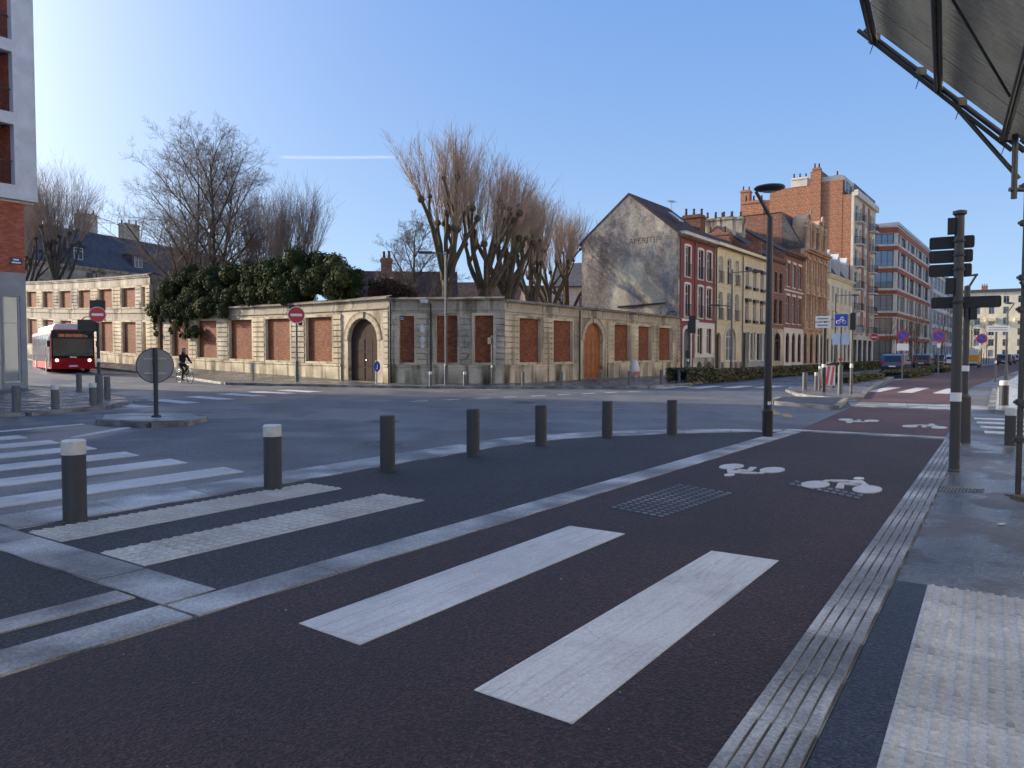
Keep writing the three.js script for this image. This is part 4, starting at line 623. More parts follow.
{
  const o = home('apartment_building', 'tall orange brick apartment block with pale balconied front', 113.6, 'building'), W = 15.8, E = 23.6;
  const ops = []; for (let f = 0; f < 6; f++) { const y = 4.6 + f * 3.05; for (const [x, w] of [[0.9, 2.2], [4.1, 1.2], [8.2, 1.2], [10.9, 2.2], [13.6, 1.4]]) ops.push({ x, y, w, h: 2.25, style: 'cross' }); }
  const gr = [0.8, 4.4, 8.0, 11.8].map((x) => ({ x, y: 0.3, w: 2.8, h: 3.2, style: 'wide', pane: M.glass }));
  facade(o, W, E, [...ops, ...gr], M.pale); fill(o, ops, M.whitePaint, null); fill(o, gr, M.darkMetal, null);
  for (const x of [5.7, 9.7]) obj('brick_strip', new G().box(x, 4.2, 0.003, x + 1.5, E - 0.7, 0.09), M.brickOrange, o);
  for (let f = 0; f < 6; f++) for (const [x, w] of [[0.5, 3.0], [10.5, 3.0]]) { const y = 4.45 + f * 3.05, s = new THREE.Shape(); s.moveTo(x, 0); s.lineTo(x + w, 0); s.lineTo(x + w - 0.4, 1.0); s.lineTo(x + 0.4, 1.0); s.closePath(); const b = obj('balcony', extrude(s, 0.16).rotateX(Math.PI / 2).translate(0, y, 0.003), M.pale, o); const g = new G(), pp = [[x + 0.03, 0.02], [x + 0.42, 0.96], [x + w - 0.42, 0.96], [x + w - 0.03, 0.02]]; for (let k = 0; k < 3; k++) for (let m = 0; m <= 8; m++) { const a = lerp(pp[k][0], pp[k + 1][0], m / 8), c = lerp(pp[k][1], pp[k + 1][1], m / 8); g.box(a - 0.012, y, c - 0.012, a + 0.012, y + 0.95, c + 0.012); } g.tube(pp.map(([a, c]) => [a, y + 0.97, c]), 0.03, 0.03, 5); obj('railing', g, M.darkMetal, b); }
  obj('cornice', new G().box(-0.1, E - 0.5, 0.003, W + 0.1, E - 0.1, 0.5).box(0, E - 0.097, 0.003, W, E + 0.3, 0.5), M.pale, o);
  body(o, W, E - 0.2, 11, M.pale, M.brickOrange); obj('penthouse', new G().box(0.3, E, -8, W, E + 2.6, -1.5), M.pale, o); addWindow(o, 1.2, E + 0.5, 3.2, 1.6, 0, -1.45, M.whitePaint, 'wide', wseed++); addWindow(o, 6.2, E + 0.5, 3.2, 1.6, 0, -1.45, M.whitePaint, 'wide', wseed++);
  obj('terrace_railing', (() => { const g = new G(); g.box(0.2, E + 1.2, -0.1, W, E + 1.25, -0.05); for (let k = 0; k < 60; k++) g.box(0.2 + k * 0.26, E + 0.3, -0.09, 0.24 + k * 0.26, E + 1.2, -0.06); return g; })(), M.darkMetal, o);
  obj('side_wall', new G().box(-0.02, 0, -4.3, 6, E + 1.9, -1.5), M.brickOrange, o); obj('side_wall', new G().box(-0.25, 0, -5.7, 5, E + 3.5, -4.31), M.brickOrange, o); obj('side_wall', new G().box(-0.04, 0, -11.4, 6, E + 1.6, -5.72), M.brickOrange, o);
  obj('side_wall', new G().box(0.3, 0, -14.4, 5, E + 0.3, -11.42), M.brickOrange, o); { const w = addWindow(o, 0, 0, 1.5, 2.2, 0, 0, M.whitePaint, 'cross', wseed++, null, M.glassPale); w.position.set(0.24, E - 3.6, -13.6); w.rotation.y = -Math.PI / 2; }
  chimney(o, -0.1, E + 1.6, -8.4, 1.0, 2.2, 1.3, M.pale, 3); chimney(o, -0.3, E - 3, -15.6, 1.2, 1.3, 5.0, M.brickOrange, 2); chimney(o, 0.1, E + 3.5, -5.5, 0.6, 1.0, 0.5, M.brickOrange, 2); chimney(o, 1.4, E + 1.9, -3, 0.8, 0.8, 1.0, M.pale, 1); chimney(o, 8.4, E + 2.6, -4, 1.0, 1.0, 1.2, M.pale, 1);
}
{
  // office block with a splayed corner
  const o = thing('office_building', 'brick and glass office block with ribbon windows and splayed corner', 'building', S(133, -21.0, 0.05), TURN), F = [[0, 3.9]]; const Wd = 42, H = 22.6, sp = 7;
  const lv = [[0.5, 3.6], [4.9, 2.6], [8.7, 2.6], [12.4, 2.7], [16.0, 2.6], [19.6, 1.7]];
  const front = new THREE.Group(); front.name = 'front'; o.add(front); front.position.set(sp, 0, 0);
  const side = new THREE.Group(); side.name = 'splayed_corner'; o.add(side); side.rotation.y = -Math.PI * 0.36; side.position.set(sp, 0, 0);
  const mk = (g, W, xs, flip) => {
    const ops = []; lv.forEach(([y, h], k) => { for (const [x, w] of xs) ops.push({ x: flip ? x - W : x, y, w, h, style: 'wide', pane: k === 2 ? M.greyPanel : k > 2 ? M.glassBlue : M.glassMid, deep: 0.25 }); });
    const s = rectPath(flip ? -W : 0, 0, W, H, 0, THREE.Shape); for (const q of ops) s.holes.push(rectPath(q.x, q.y, q.w, q.h)); obj('wall', extrude(s, 0.4).translate(0, 0, -0.4), M.pale, g);
    for (const q of ops) addWindow(g, q.x, q.y, q.w, q.h, 0, -0.25, M.darkMetal, 'wide', wseed++, null, q.pane);
    lv.forEach(([y, h], k) => { if (k) { obj('brick_band', new G().box(flip ? -W : 0.02, y - 1.0, 0.003, flip ? -0.02 : W, y - 0.4, 0.1), M.brickRed, g); obj('ledge', new G().box(flip ? -W : 0.02, y - 0.39, 0.003, flip ? -0.02 : W, y - 0.06, 0.2), M.pale, g); } });
    obj('brick_band', new G().box(flip ? -W : 0.02, H - 1.2, 0.003, flip ? -0.02 : W, H - 0.3, 0.1), M.brickRed, g);
  };
  const xs = []; for (let k = 0; k < 4; k++) xs.push([0.9 + k * 10.2, 2.4], [4.0 + k * 10.2, 5.6]); mk(front, Wd, xs, false); mk(side, 13, [[0.6, 5.6], [6.9, 5.6]], true);
  obj('rear_block', new G().box(sp + 0.3, 0, -20, sp + Wd, H - 0.1, -0.42), M.pale, o); obj('roof_edge', new G().box(sp - 0.2, H + 0.003, -20, sp + Wd, H + 0.5, 0.2), M.zinc, o);
}
{
  const o = thing('glass_building', 'blue-grey glazed block beyond the office building', 'building', S(183, -20.5, 0), TURN), H = 19, W = 40;
  const ops = []; for (let f = 0; f < 5; f++) for (let k = 0; k < 6; k++) ops.push({ x: 0.5 + k * 6.6, y: 0.6 + f * 3.7, w: 6.0, h: 2.9, style: 'wide', pane: f > 2 ? M.glassPale : M.glassBlue }); facade(o, W, H, ops, M.whitePlaster); fill(o, ops, M.zinc, null); body(o, W, H, 18, M.whitePlaster); obj('roof', new G().box(-0.3, H, -18, W, H + 0.6, 0.4), M.zinc, o);
}
{
  const o = thing('apartment_building', 'pale sunlit apartment block closing the far end of the avenue', 'building', S(262, -34, 0), -TH + 0.06), W = 62, H = 19.5;
  const ops = []; for (let f = 0; f < 6; f++) for (let k = 0; k < 17; k++) ops.push({ x: 1.2 + k * 3.55, y: 0.8 + f * 3.1, w: 1.5, h: 2.0, style: 'cross' }); facade(o, W, H, ops, M.cream); fill(o, ops, M.whitePaint, null); body(o, W, H, 14, M.cream);
  obj('roof', new G().box(-0.4, H, -14, W + 0.4, H + 0.5, 0.4).box(1, H + 0.503, -12, W - 1, H + 1.0, -2), M.slate, o); for (let k = 0; k < 8; k++) obj('balcony', new G().box(4 + k * 7.1, 11.1, 0.003, 6.6 + k * 7.1, 12.1, 0.9), M.cream, o);
  for (let k = 0; k < 5; k++) chimney(o, 6 + k * 11, H + 1.0, -7, 1.6, 0.9, 1.4, M.brickOrange, 3);
}
// the sunlit terrace on the right side of the avenue, beyond the frame: it throws warm light back across the street
for (const [u, W, H, m, what] of [[22, 52, 16, M.whitePlaster, 'white scaffolded'], [236, 62, 16, M.cream, 'cream'], [173, 48, 19, M.pale, 'pale stone'], [124, 40, 15, M.render, 'sand coloured'], [83, 34, 17, M.cream, 'light rendered'], [48, 24, 15, M.pale, 'pale corner']]) {
  const o = thing('avenue_house', what + ' terrace on the sunny right side of the avenue', 'building', S(u, 8.5, 0.1), TURN + Math.PI), q = []; for (let f = 0; f < 4; f++) for (let k = 0; k < W / 4.2 - 1; k++) q.push({ x: 1.4 + k * 4.2, y: 0.9 + f * 3.5, w: 1.4, h: 2.1 }); facade(o, W, H, q, m); fill(o, q, M.whitePaint, null); body(o, W, H, 11, m); gableRoof(o, W, H, H + 3.2, 11, M.slate);
}
// ---------------------------------------------------------------- modern corner building, left
{
  const o = thing('corner_building', 'white rendered modern building with brick loggias at the left edge', 'building', S(15.45, -36.75, 0.11), TURN + 0.02);
  // local x: 0 at the street corner, negative to the left; z out towards the avenue
  const gf = [{ x: -0.92, y: 0.25, w: 0.68, h: 3.75 }, { x: -4.2, y: 0.25, w: 2.4, h: 3.75 }, { x: -8, y: 0.25, w: 2.4, h: 3.75 }, { x: -11.4, y: 0.25, w: 2.4, h: 3.75 }];
  const s = rectPath(-40, 0, 40, 5.0, 0, THREE.Shape); for (const q of gf) s.holes.push(rectPath(q.x, q.y, q.w, q.h)); obj('ground_floor_wall', extrude(s, 0.3).translate(0, 0, -0.3), M.greyPanel, o);
  for (const q of gf) { const w = addWindow(o, q.x, q.y, q.w, q.h, 0, -0.12, M.whitePaint, 'single', wseed++, null, M.glassBlue); obj('transom', new G().box(0.05, q.h * 0.68, -0.03, q.w - 0.05, q.h * 0.68 + 0.06, 0.034), M.zinc, w); obj('blind', new G().box(0.15, 0.3, -0.4, q.w - 0.15, 2.2, -0.38), M.whitePlaster, w); }
  obj('brick_storey', new G().box(-40, 5.003, -14, 0, 8.1, -0.02), M.brickRed, o); obj('ground_core', new G().box(-40, 0.02, -14, -0.02, 4.98, -0.5), M.greyPanel, o);
  obj('downpipe', new G().tube([[-1.12, 0, 0.1], [-1.12, 8.0, 0.1]], 0.06), M.zinc, o);
  const up = rectPath(-40, 8.1, 40.4, 10.6, 0, THREE.Shape); const rows = []; for (let f = 0; f < 3; f++) for (const x of [-4.68, -11.5, -17.5, -23.5]) { rows.push([x, 8.7 + f * 3.05]); up.holes.push(rectPath(x, 8.7 + f * 3.05, 4.2, 2.55)); }
  obj('upper_wall', extrude(up, 0.35).translate(0, 0, 0.02), M.whitePlaster, o);
  obj('upper_core', new G().box(-40, 8.103, -14, 0.4, 18.6, -1.4), M.whitePlaster, o); obj('upper_side', new G().box(0.05, 8.103, -1.39, 0.39, 18.6, 0.018), M.whitePlaster, o); obj('slab', new G().box(-40, 8.02, -1.39, 0.38, 8.099, 0.018), M.whitePlaster, o);
  for (const [x, y] of rows) { obj('loggia_back', new G().box(x - 0.3, y - 0.1, -1.38, x + 4.5, y + 2.7, -1.3), M.brickRed, o); obj('loggia_floor', new G().box(x - 0.3, y - 0.2, -1.29, x + 4.5, y - 0.003, 0.017), M.whitePlaster, o); obj('loggia_side', new G().box(x + 4.2, y, -1.29, x + 4.3, y + 2.6, 0.016), M.brickRed, o); const g = new G(); g.box(x, y + 1.0, 0.1, x + 4.2, y + 1.05, 0.14); for (let k = 0; k < 32; k++) g.box(x + k * 0.13, y, 0.11, x + k * 0.13 + 0.016, y + 1.0, 0.13); obj('railing', g, M.darkMetal, o); }
  const pl = thing('street_sign', 'dark blue street plate on the brick of the corner building', 'sign', S(15.45, -36.75, 0.11), TURN + 0.02); obj('plate', new G().box(-0.6, 5.35, -0.015, -0.12, 5.66, 0.01), M.plateBlue, pl); for (const [y, a, b] of [[5.56, -0.48, -0.25], [5.44, -0.54, -0.18]]) obj('lettering', new G().box(a, y - 0.03, 0.0105, b, y + 0.03, 0.013), M.signWhite, pl);
}
// ---------------------------------------------------------------- mansion and houses behind the wall
{
  const o = thing('mansion', 'grey stone mansion with long slate roof and tall chimneys behind the wall', 'building', new THREE.Vector3(-58, 2.2, -92), 1.25), W = 46, E = 10.6;
  const ops = []; for (let k = 0; k < 11; k++) for (const [y, h] of [[1.2, 3.0], [6.2, 2.4]]) ops.push({ x: 2 + k * 4, y, w: 1.5, h }); facade(o, W, E, ops, M.stoneGrey); fill(o, ops, M.whitePaint, M.stone); body(o, W, E, 13, M.stoneGrey); gutter(o, 0, W, E, M.stone, 0.4);
  const r = obj('roof', new G().quad([-0.3, E, 0.4], [W + 0.3, E, 0.4], [W - 5, E + 5.6, -5], [3, E + 5.6, -5]).quad([3, E + 5.6, -5], [W - 5, E + 5.6, -5], [W - 5, E + 5.6, -8], [3, E + 5.6, -8]).quad([W + 0.3, E, -13.4], [-0.3, E, -13.4], [3, E + 5.6, -8], [W - 5, E + 5.6, -8]).quad([W + 0.3, E, 0.4], [W + 0.3, E, -13.4], [W - 5, E + 5.6, -8], [W - 5, E + 5.6, -5]).quad([-0.3, E, -13.4], [-0.3, E, 0.4], [3, E + 5.6, -5], [3, E + 5.6, -8]), M.slate, o);
  for (const x of [7, 17, 27]) { const d = obj('dormer', new G().box(x, E + 0.8, -3.2, x + 2.2, E + 2.7, -0.6).box(x - 0.15, E + 2.703, -3.4, x + 2.35, E + 2.9, -0.4), M.slate, o); addWindow(d, x + 0.4, E + 1.0, 1.4, 1.5, 0, -0.56, M.whitePaint, 'cross', wseed++); }
  for (const [x, h] of [[4.5, 3.6], [13.2, 3.8], [20.8, 3.6]]) chimney(r, x, E + 4.4, -6.8, 2.4, 1.6, h, M.stone, 3);
}
const small = (label, x, z, turn, W, E, R, D, wm, rm, chim, fl = 2) => { const o = thing('garden_house', label, 'house', new THREE.Vector3(x, 0.1, z), turn); const ops = []; const n = Math.max(2, Math.floor(W / 2.6)); for (let f = 0; f < fl; f++) for (let k = 0; k < n; k++) ops.push({ x: 0.8 + k * (W - 1.2) / n, y: 0.9 + f * 2.9, w: 1.0, h: 1.5 }); facade(o, W, E, ops, wm); fill(o, ops, M.whitePaint, M.pale); body(o, W, E, D, wm);
  const r = gableRoof(o, W, E, R, D, rm, 0.3, 0.2, 0.2, -D / 2, wm); if (chim) chimney(r, W * chim, R - 0.6, -D / 2 - 0.4, 0.9, 0.7, 1.7, M.brickOrange, 2); };
small('brown roofed house left of the pollarded trees behind the wall', -13.5, -62, 0.1, 9, 5.6, 8.6, 8, M.brickDark, M.roof, 0.3);
small('pinkish house with white gable trim seen between the pollard trunks', -9.5, -82, -0.2, 10, 6.2, 9.4, 8, M.pale, M.roof, 0.7);
small('cream house peeking out between the right pollards', 0.5, -92, -0.1, 10, 6.6, 10, 8, M.cream, M.roof, 0.5);
small('pale cream house touching the faded advert gable', 4.2, -86, -0.3, 8.5, 9.2, 12, 8, M.cream, M.slate, 0, 3);
// ---------------------------------------------------------------- trees
const V3 = (x, y, z) => new THREE.Vector3(x, y, z);
function limb(g, p, d, len, r0, r1, seg, sides, wob, up, rand) {       // a crooked tapering branch; returns its points
  const pts = [p.clone()], q = p.clone(), e = d.clone(); for (let k = 0; k < seg; k++) { e.x += (rand() - 0.5) * wob; e.y += (rand() - 0.5) * wob + up; e.z += (rand() - 0.5) * wob; e.normalize(); q.addScaledVector(e, len / seg); pts.push(q.clone()); }
  g.tube(pts, r0, r1, sides, false); return [pts, e];
}
const side = (d, ang, az) => { const a = Math.abs(d.y) > 0.95 ? V3(1, 0, 0) : V3(0, 1, 0), n = a.cross(d).normalize(), b = V3().crossVectors(d, n); return d.clone().multiplyScalar(Math.cos(ang)).addScaledVector(n, Math.sin(ang) * Math.cos(az)).addScaledVector(b, Math.sin(ang) * Math.sin(az)).normalize(); };
function wildTree(label, x, z, H, spread, seed, stems = 1) {
  const rand = rng(seed), o = thing('bare_tree', label, 'tree', V3(x, gy(x, z), z)), wood = new G(), fine = new G();
  const grow = (p, d, len, r, lev) => {
    const g = lev < 2 ? wood : fine, sides = [8, 6, 5, 4, 3, 3][lev], seg = [7, 6, 5, 4, 3, 2][lev], end = lev === 0 ? r * 0.28 : r * 0.35;
    const [pts, e] = limb(g, p, d, len, r, end, seg, sides, [0.1, 0.22, 0.3, 0.34, 0.4, 0.4][lev], [0.0, 0.05, 0.05, 0.05, 0.04, 0.03][lev], rand);
    if (lev >= 5) return; const n = [14, 8, 6, 6, 4][lev];
    for (let k = 0; k < n; k++) { const t = lev === 0 ? 0.24 + 0.76 * (k + rand() * 0.6) / n : 0.25 + 0.75 * (k + rand() * 0.7) / n, f = Math.min(0.999, t) * seg, i = Math.floor(f), q = pts[i].clone().lerp(pts[i + 1], f - i), dd = pts[i + 1].clone().sub(pts[i]).normalize();
      const rr = lerp(r, end, t) * (lev === 0 ? 0.7 : 0.64), ll = lev === 0 ? H * spread * (1.05 - t * 0.62) * (0.8 + rand() * 0.4) : len * (0.56 - 0.2 * t) * (0.75 + rand() * 0.5);
      grow(q, side(dd, lev === 0 ? lerp(1.1, 0.45, t) : 0.55 + rand() * 0.4, k * 2.4 + rand() * 1.2), ll, Math.max(0.006, rr), lev + 1); }
  };
  for (let s = 0; s < stems; s++) { const a = s * 2.1 + 0.6; grow(V3(Math.cos(a) * 0.5 * (stems > 1), 0, Math.sin(a) * 0.5 * (stems > 1)), V3(stems > 1 ? Math.cos(a) * 0.12 : 0, 1, stems > 1 ? Math.sin(a) * 0.12 : 0).normalize(), H * (s ? 0.86 : 0.93), H * (stems > 1 ? 0.013 : 0.017), 0); }
  obj('trunk', wood, M.bark, o); obj('crown', fine, M.twig, o); return o;
}
function pollard(label, x, z, knee, H, wide, seed, heads = 6, base = 0.36) {     // pruned heads on thick arms, each bursting into long straight shoots
  const rand = rng(seed), o = thing('pollard_tree', label, 'tree', V3(x, gy(x, z), z), 0, 'pollarded trees behind the wall'), wood = new G(), fine = new G();
  const [tp, te] = limb(wood, V3(0, 0, 0), V3((rand() - 0.5) * 0.1, 1, (rand() - 0.5) * 0.1).normalize(), knee * 0.57, base, base * 0.8, 5, 9, 0.08, 0, rand), top = tp[tp.length - 1];
  const knuckle = (q, r) => { const k = new THREE.IcosahedronGeometry(r, 1), P = k.attributes.position; for (let i = 0; i < P.count; i++) { const f = 0.8 + 0.5 * n3(P.getX(i) * 6 + q.x, P.getY(i) * 6 + q.y, P.getZ(i) * 6, 3); P.setXYZ(i, P.getX(i) * f, P.getY(i) * f, P.getZ(i) * f); } wood.add(k, new THREE.Matrix4().makeTranslation(q.x, q.y, q.z)); };
  const burst = (q, dir, n) => { for (let k = 0; k < n; k++) { const out = V3(q.x * 0.55 + (rand() - 0.5) * 1.5, 0, q.z * 0.55 + (rand() - 0.5) * 1.5).multiplyScalar(wide / 3.4), d = V3(out.x * 0.30 + dir.x * 0.2 + (rand() - 0.5) * 0.75, 1.0 + rand() * 0.3, out.z * 0.30 + dir.z * 0.2 + (rand() - 0.5) * 0.75).normalize(), len = (H - q.y) * (0.5 + rand() * 0.38) * (1 - 0.16 * out.length());
    const [pts] = limb(fine, q.clone().add(V3((rand() - 0.5) * 0.3, (rand() - 0.4) * 0.3, (rand() - 0.5) * 0.3)), d, len, 0.015 + rand() * 0.010, 0.004, 6, 3, 0.12, 0.055, rand);
    const m = 6 + Math.floor(rand() * 5); for (let j = 0; j < m; j++) { const f = (0.25 + 0.72 * rand()) * 6, i = Math.min(5, Math.floor(f)), s = pts[i].clone().lerp(pts[i + 1], f - i), dd = pts[i + 1].clone().sub(pts[i]).normalize(); limb(fine, s, side(dd, 0.35 + rand() * 0.35, rand() * 6.28), len * (0.14 + rand() * 0.16), 0.008, 0.004, 3, 3, 0.2, 0.06, rand); } } };
  for (let k = 0; k < heads; k++) {
    const az = k / heads * 6.283 + rand() * 0.7, inner = k % 3 === 2, tilt = inner ? 0.16 : 0.3 + rand() * 0.26, d = V3(Math.cos(az) * Math.sin(tilt), Math.cos(tilt), Math.sin(az) * Math.sin(tilt)), len = knee * 0.46 * (0.8 + rand() * 0.4) * (inner ? 1.15 : 1);
    const [pts, e] = limb(wood, top.clone().add(V3(0, -rand() * knee * 0.12, 0)), d, len, base * (0.44 + rand() * 0.12), base * 0.28, 6, 7, 0.34, 0.1, rand), q = pts[pts.length - 1]; knuckle(q, base * 0.62); burst(q, e, 20 + Math.floor(rand() * 8));
    const s = pts[3 + Math.floor(rand() * 2)], [p2, e2] = limb(wood, s, side(e, 0.7, rand() * 6.28), len * 0.36, base * 0.3, base * 0.22, 4, 6, 0.35, 0.16, rand), q2 = p2[p2.length - 1]; knuckle(q2, base * 0.45); burst(q2, e2, 9 + Math.floor(rand() * 6));
  }
  obj('trunk', wood, M.bark, o); obj('crown', fine, M.twigPale, o); return o;
}
wildTree('broad bare tree with the widest crown, rising over the ivy', -24.4, -61.5, 17.0, 0.50, 11, 3);
pollard('bare pollard half hidden behind the white corner building', -46.6, -79.5, 13, 21.5, 4.2, 23, 9, 0.36);
pollard('bare pollard at the far left between mansion and corner building', -50.5, -80.5, 12, 20.5, 3.6, 27, 8, 0.32);
wildTree('slim bare tree beside the widest tree, behind the mansion end', -29.5, -72, 13, 0.36, 29, 1);
pollard('bare pollard right of the broad tree, above the ivy end', -16.9, -58, 9.0, 15.4, 3.4, 31, 7, 0.26);
pollard('reddish bare pollard just in front of the broad tree', -19.8, -61, 8.4, 15.6, 2.6, 35, 5, 0.26);
pollard('tallest pollard, leftmost of the row, behind the street lamp', -4.0, -46.5, 10.6, 16.0, 4.2, 41, 9, 0.36);
pollard('second pollard of the row, close to the tallest one', -2.4, -49.5, 10.4, 15.2, 3.2, 43, 7, 0.4);
pollard('third pollard of the row with a thick pale trunk', -0.3, -53, 9.8, 14.6, 3.2, 47, 7, 0.46);
pollard('fourth pollard of the row, right of the thick pale trunk', 1.7, -56.5, 9.6, 14.2, 2.8, 53, 7, 0.34);
pollard('fifth pollard of the row, second from the faded gable', 3.0, -60, 9.4, 14.2, 2.8, 59, 7, 0.32);
pollard('last pollard of the row, nearest the faded gable', 4.5, -64.5, 9.2, 14.2, 2.8, 61, 6, 0.3);
wildTree('small spreading bare tree at the left foot of the tallest pollard', -6.6, -50, 9.6, 0.42, 67, 1);
// leaf masses
function leafGeo(g, p, n, s, rand) {                    // one folded leaf facing roughly along n
  const a = V3(rand() - 0.5, rand() - 0.5, rand() - 0.5).cross(n).normalize(), b = V3().crossVectors(n, a), k = g.n, L = (u, v, h) => { g.v(p.x + a.x * u * s + b.x * v * s + n.x * h * s, p.y + a.y * u * s + b.y * v * s + n.y * h * s, p.z + a.z * u * s + b.z * v * s + n.z * h * s, u, v); };
  L(0, -0.6, 0); L(0.42, 0, 0.12); L(0, 0.7, -0.1); L(-0.42, 0, 0.12); g.i.push(k, k + 1, k + 2, k, k + 2, k + 3);
}
{
  const o = thing('ivy', 'dense dark ivy mass spilling over the boundary wall', 'ivy', V3(W0[0], 0.12, W0[1]), Math.asin(-0.664)), rand = rng(71), gs = [new G(), new G(), new G()], core = new G(), clumps = [];
  for (let k = 0; k < 340; k++) { const x = -23.7 + rand() * 22.7, top = 6.9 + 0.16 * Math.sin(x * 0.9) + 0.14 * Math.sin(x * 2.3 + 1) - (x < -23 ? 0.5 : 0) - (x > -2.5 ? (x + 2.5) * 0.6 : 0), hang = x < -16 ? 3.8 + rand() * 0.8 : x < -13 ? 4.1 : 4.75; const y = rise(-x) + hang + rand() * Math.max(0.2, top - hang), front = y - rise(-x) < 4.5; clumps.push([x, y, front ? 0.1 + rand() * 0.28 : -0.2 - rand() * 1.5 + (y < 5.5 ? 0.35 : 0), 0.3 + rand() * 0.34]); }
  for (let k = 0; k < 40; k++) { const x = -23.4 + Math.floor(rand() * 6) * 1.25 + rand() * 0.4; clumps.push([x, rise(-x) + 2.5 + rand() * 1.8, 0.15, 0.14 + rand() * 0.2]); }
  for (const [x, y, z, r] of clumps) {
    if (z < -0.1 && r > 0.42) { const k = new THREE.IcosahedronGeometry(r * 0.72, 1); core.add(k, new THREE.Matrix4().makeTranslation(x, y, z)); }
    const n = Math.round(560 * r * r / 0.36), gi = gs[Math.floor(rand() * 2.4)];
    for (let i = 0; i < n; i++) { const d = V3(rand() - 0.5, rand() - 0.5, rand() - 0.5).normalize(), q = r * (0.55 + 0.55 * Math.pow(rand(), 0.5)); const nn = d.clone().add(V3((rand() - 0.5), (rand() - 0.2), (rand() - 0.5))).normalize(); leafGeo(rand() < 0.75 ? gi : gs[Math.floor(rand() * 3)], V3(x + d.x * q, y + d.y * q, Math.max(z + d.z * q, y - rise(-x) < 4.4 && z > 0 ? 0.16 : -9)), nn, 0.085 + rand() * 0.075, rand); }
  }
  obj('inner_foliage', core, M.leaf[1], o); gs.forEach((g, k) => obj('foliage', g, M.leaf[k], o));
}
function bush(name, label, p, turn, L, D, H, seed, mats, n, cat = 'hedge', group, size = 0.1) {      // clipped leafy block: local x long, z deep
  const o = thing(name, label, cat, p, turn, group), rand = rng(seed), gs = mats.map(() => new G()), st = new G();
  for (let k = 0; k < n; k++) { const f = rand(), x = (rand() - 0.5) * L, z = (rand() - 0.5) * D, hh = H * (0.78 + 0.34 * n3(x * 0.9 + seed, z * 1.3, 2, 5)), y = f < 0.5 ? hh * (0.75 + 0.25 * rand()) : hh * rand(), zz = f < 0.5 ? z : Math.sign(z) * D / 2 * (0.82 + 0.2 * rand()); leafGeo(gs[Math.floor(rand() * gs.length)], V3(x, y + 0.03, zz), V3(rand() - 0.5, rand() * 0.9, rand() - 0.5 + Math.sign(zz) * 0.3).normalize(), size * (0.7 + rand() * 0.8), rand); }
  for (let k = 0; k < L * 5; k++) { const x = (rand() - 0.5) * L * 0.96, z = (rand() - 0.5) * D * 0.7; limb(st, V3(x, 0, z), V3((rand() - 0.5) * 0.7, 1, (rand() - 0.5) * 0.7).normalize(), H * (0.7 + rand() * 0.35), 0.014, 0.005, 3, 3, 0.4, 0, rand); }
  obj('stems', st, M.twig, o); gs.forEach((g, k) => obj('foliage', g, mats[k], o)); return o;
}
bush('garden_bush', 'rust brown garden bush behind the wall above the dark gate', V3(-6.9, 0, -45.2), 0, 2.6, 2.6, 6.0, 81, [mat([0.075, 0.035, 0.02], 0.9, { side: THREE.DoubleSide }), mat([0.05, 0.026, 0.016], 0.9, { side: THREE.DoubleSide })], 9000, 'bush', undefined, 0.12);
const HM = [M.hedge, M.hedgeDry, M.leaf[1]];
bush('planting_bed', 'long low hedge along the far pavement before the pale houses', S(57, -15.9, 0.02), TURN, 32, 1.6, 0.68, 83, HM, 22000, 'hedge', undefined, 0.12);
bush('planting_bed', 'short hedge behind the bollards under the red house', S(39.3, -15.8, 0.12), TURN, 3.6, 1.3, 0.75, 85, HM, 4500);
bush('planting_bed', 'distant hedge running on towards the office building', S(92, -15.6, 0.02), TURN, 36, 1.6, 0.8, 87, HM, 14000, 'hedge', undefined, 0.14);
bush('planting_bed', 'low planted bed beside the signs on the central refuge', S(47, -9.0, 0.1), TURN, 10, 1.3, 0.32, 89, HM, 8000);
bush('planting_bed', 'low planted bed under the first no-parking sign', S(62, -8.4, 0.05), TURN, 12, 1.9, 0.4, 91, HM, 9000, 'hedge', undefined, 0.12);
bush('planting_bed', 'low planted bed beyond the second no-parking sign', S(82, -8.2, 0.05), TURN, 16, 1.9, 0.45, 93, HM, 9000, 'hedge', undefined, 0.14);
// young street trees far down the avenue
for (const [k, u, w, h] of [[0, 66, -8.4, 5.6], [1, 80, -8.2, 6.2], [2, 95, -8.3, 6.4], [3, 112, -8.2, 6.8], [4, 104, -16.2, 6.4], [5, 122, -16.2, 6.6], [6, 140, -8.2, 7]]) {
  const rand = rng(101 + k), p = S(u, w), o = thing('street_tree', ['young bare tree in the bed by the first no-parking sign', 'young bare tree past the blue car', 'young bare tree midway along the avenue beds', 'young bare tree before the office front', 'slim bare tree on the far pavement by the apartments', 'slim bare tree on the pavement before the office corner', 'farthest young bare tree on the avenue'][k], 'tree', p, 0, 'young avenue trees'), wd = new G(), tw = new G(), [tp] = limb(wd, V3(0, 0, 0), V3(0, 1, 0), h * 0.8, 0.07, 0.02, 6, 6, 0.05, 0, rand);
  for (let i = 0; i < 26; i++) { const f = 2 + rand() * 3.9, a = Math.floor(f), q = tp[a].clone().lerp(tp[a + 1], f - a), [pp, e] = limb(tw, q, side(V3(0, 1, 0), 0.5 + rand() * 0.4, i * 2.4), h * (0.2 + rand() * 0.16), 0.02, 0.007, 4, 3, 0.3, 0.06, rand); for (let m = 0; m < 6; m++) limb(tw, pp[1 + Math.floor(rand() * 3)], side(e, 0.6, rand() * 6.28), h * 0.1, 0.009, 0.005, 2, 3, 0.3, 0.04, rand); }
  obj('trunk', wd, M.bark, o); obj('crown', tw, M.twig, o); obj('stakes', new G().tube([[-0.4, 0, 0], [-0.4, 1.7, 0]], 0.04).tube([[0.4, 0, 0], [0.4, 1.7, 0]], 0.04), M.bark, o);
}
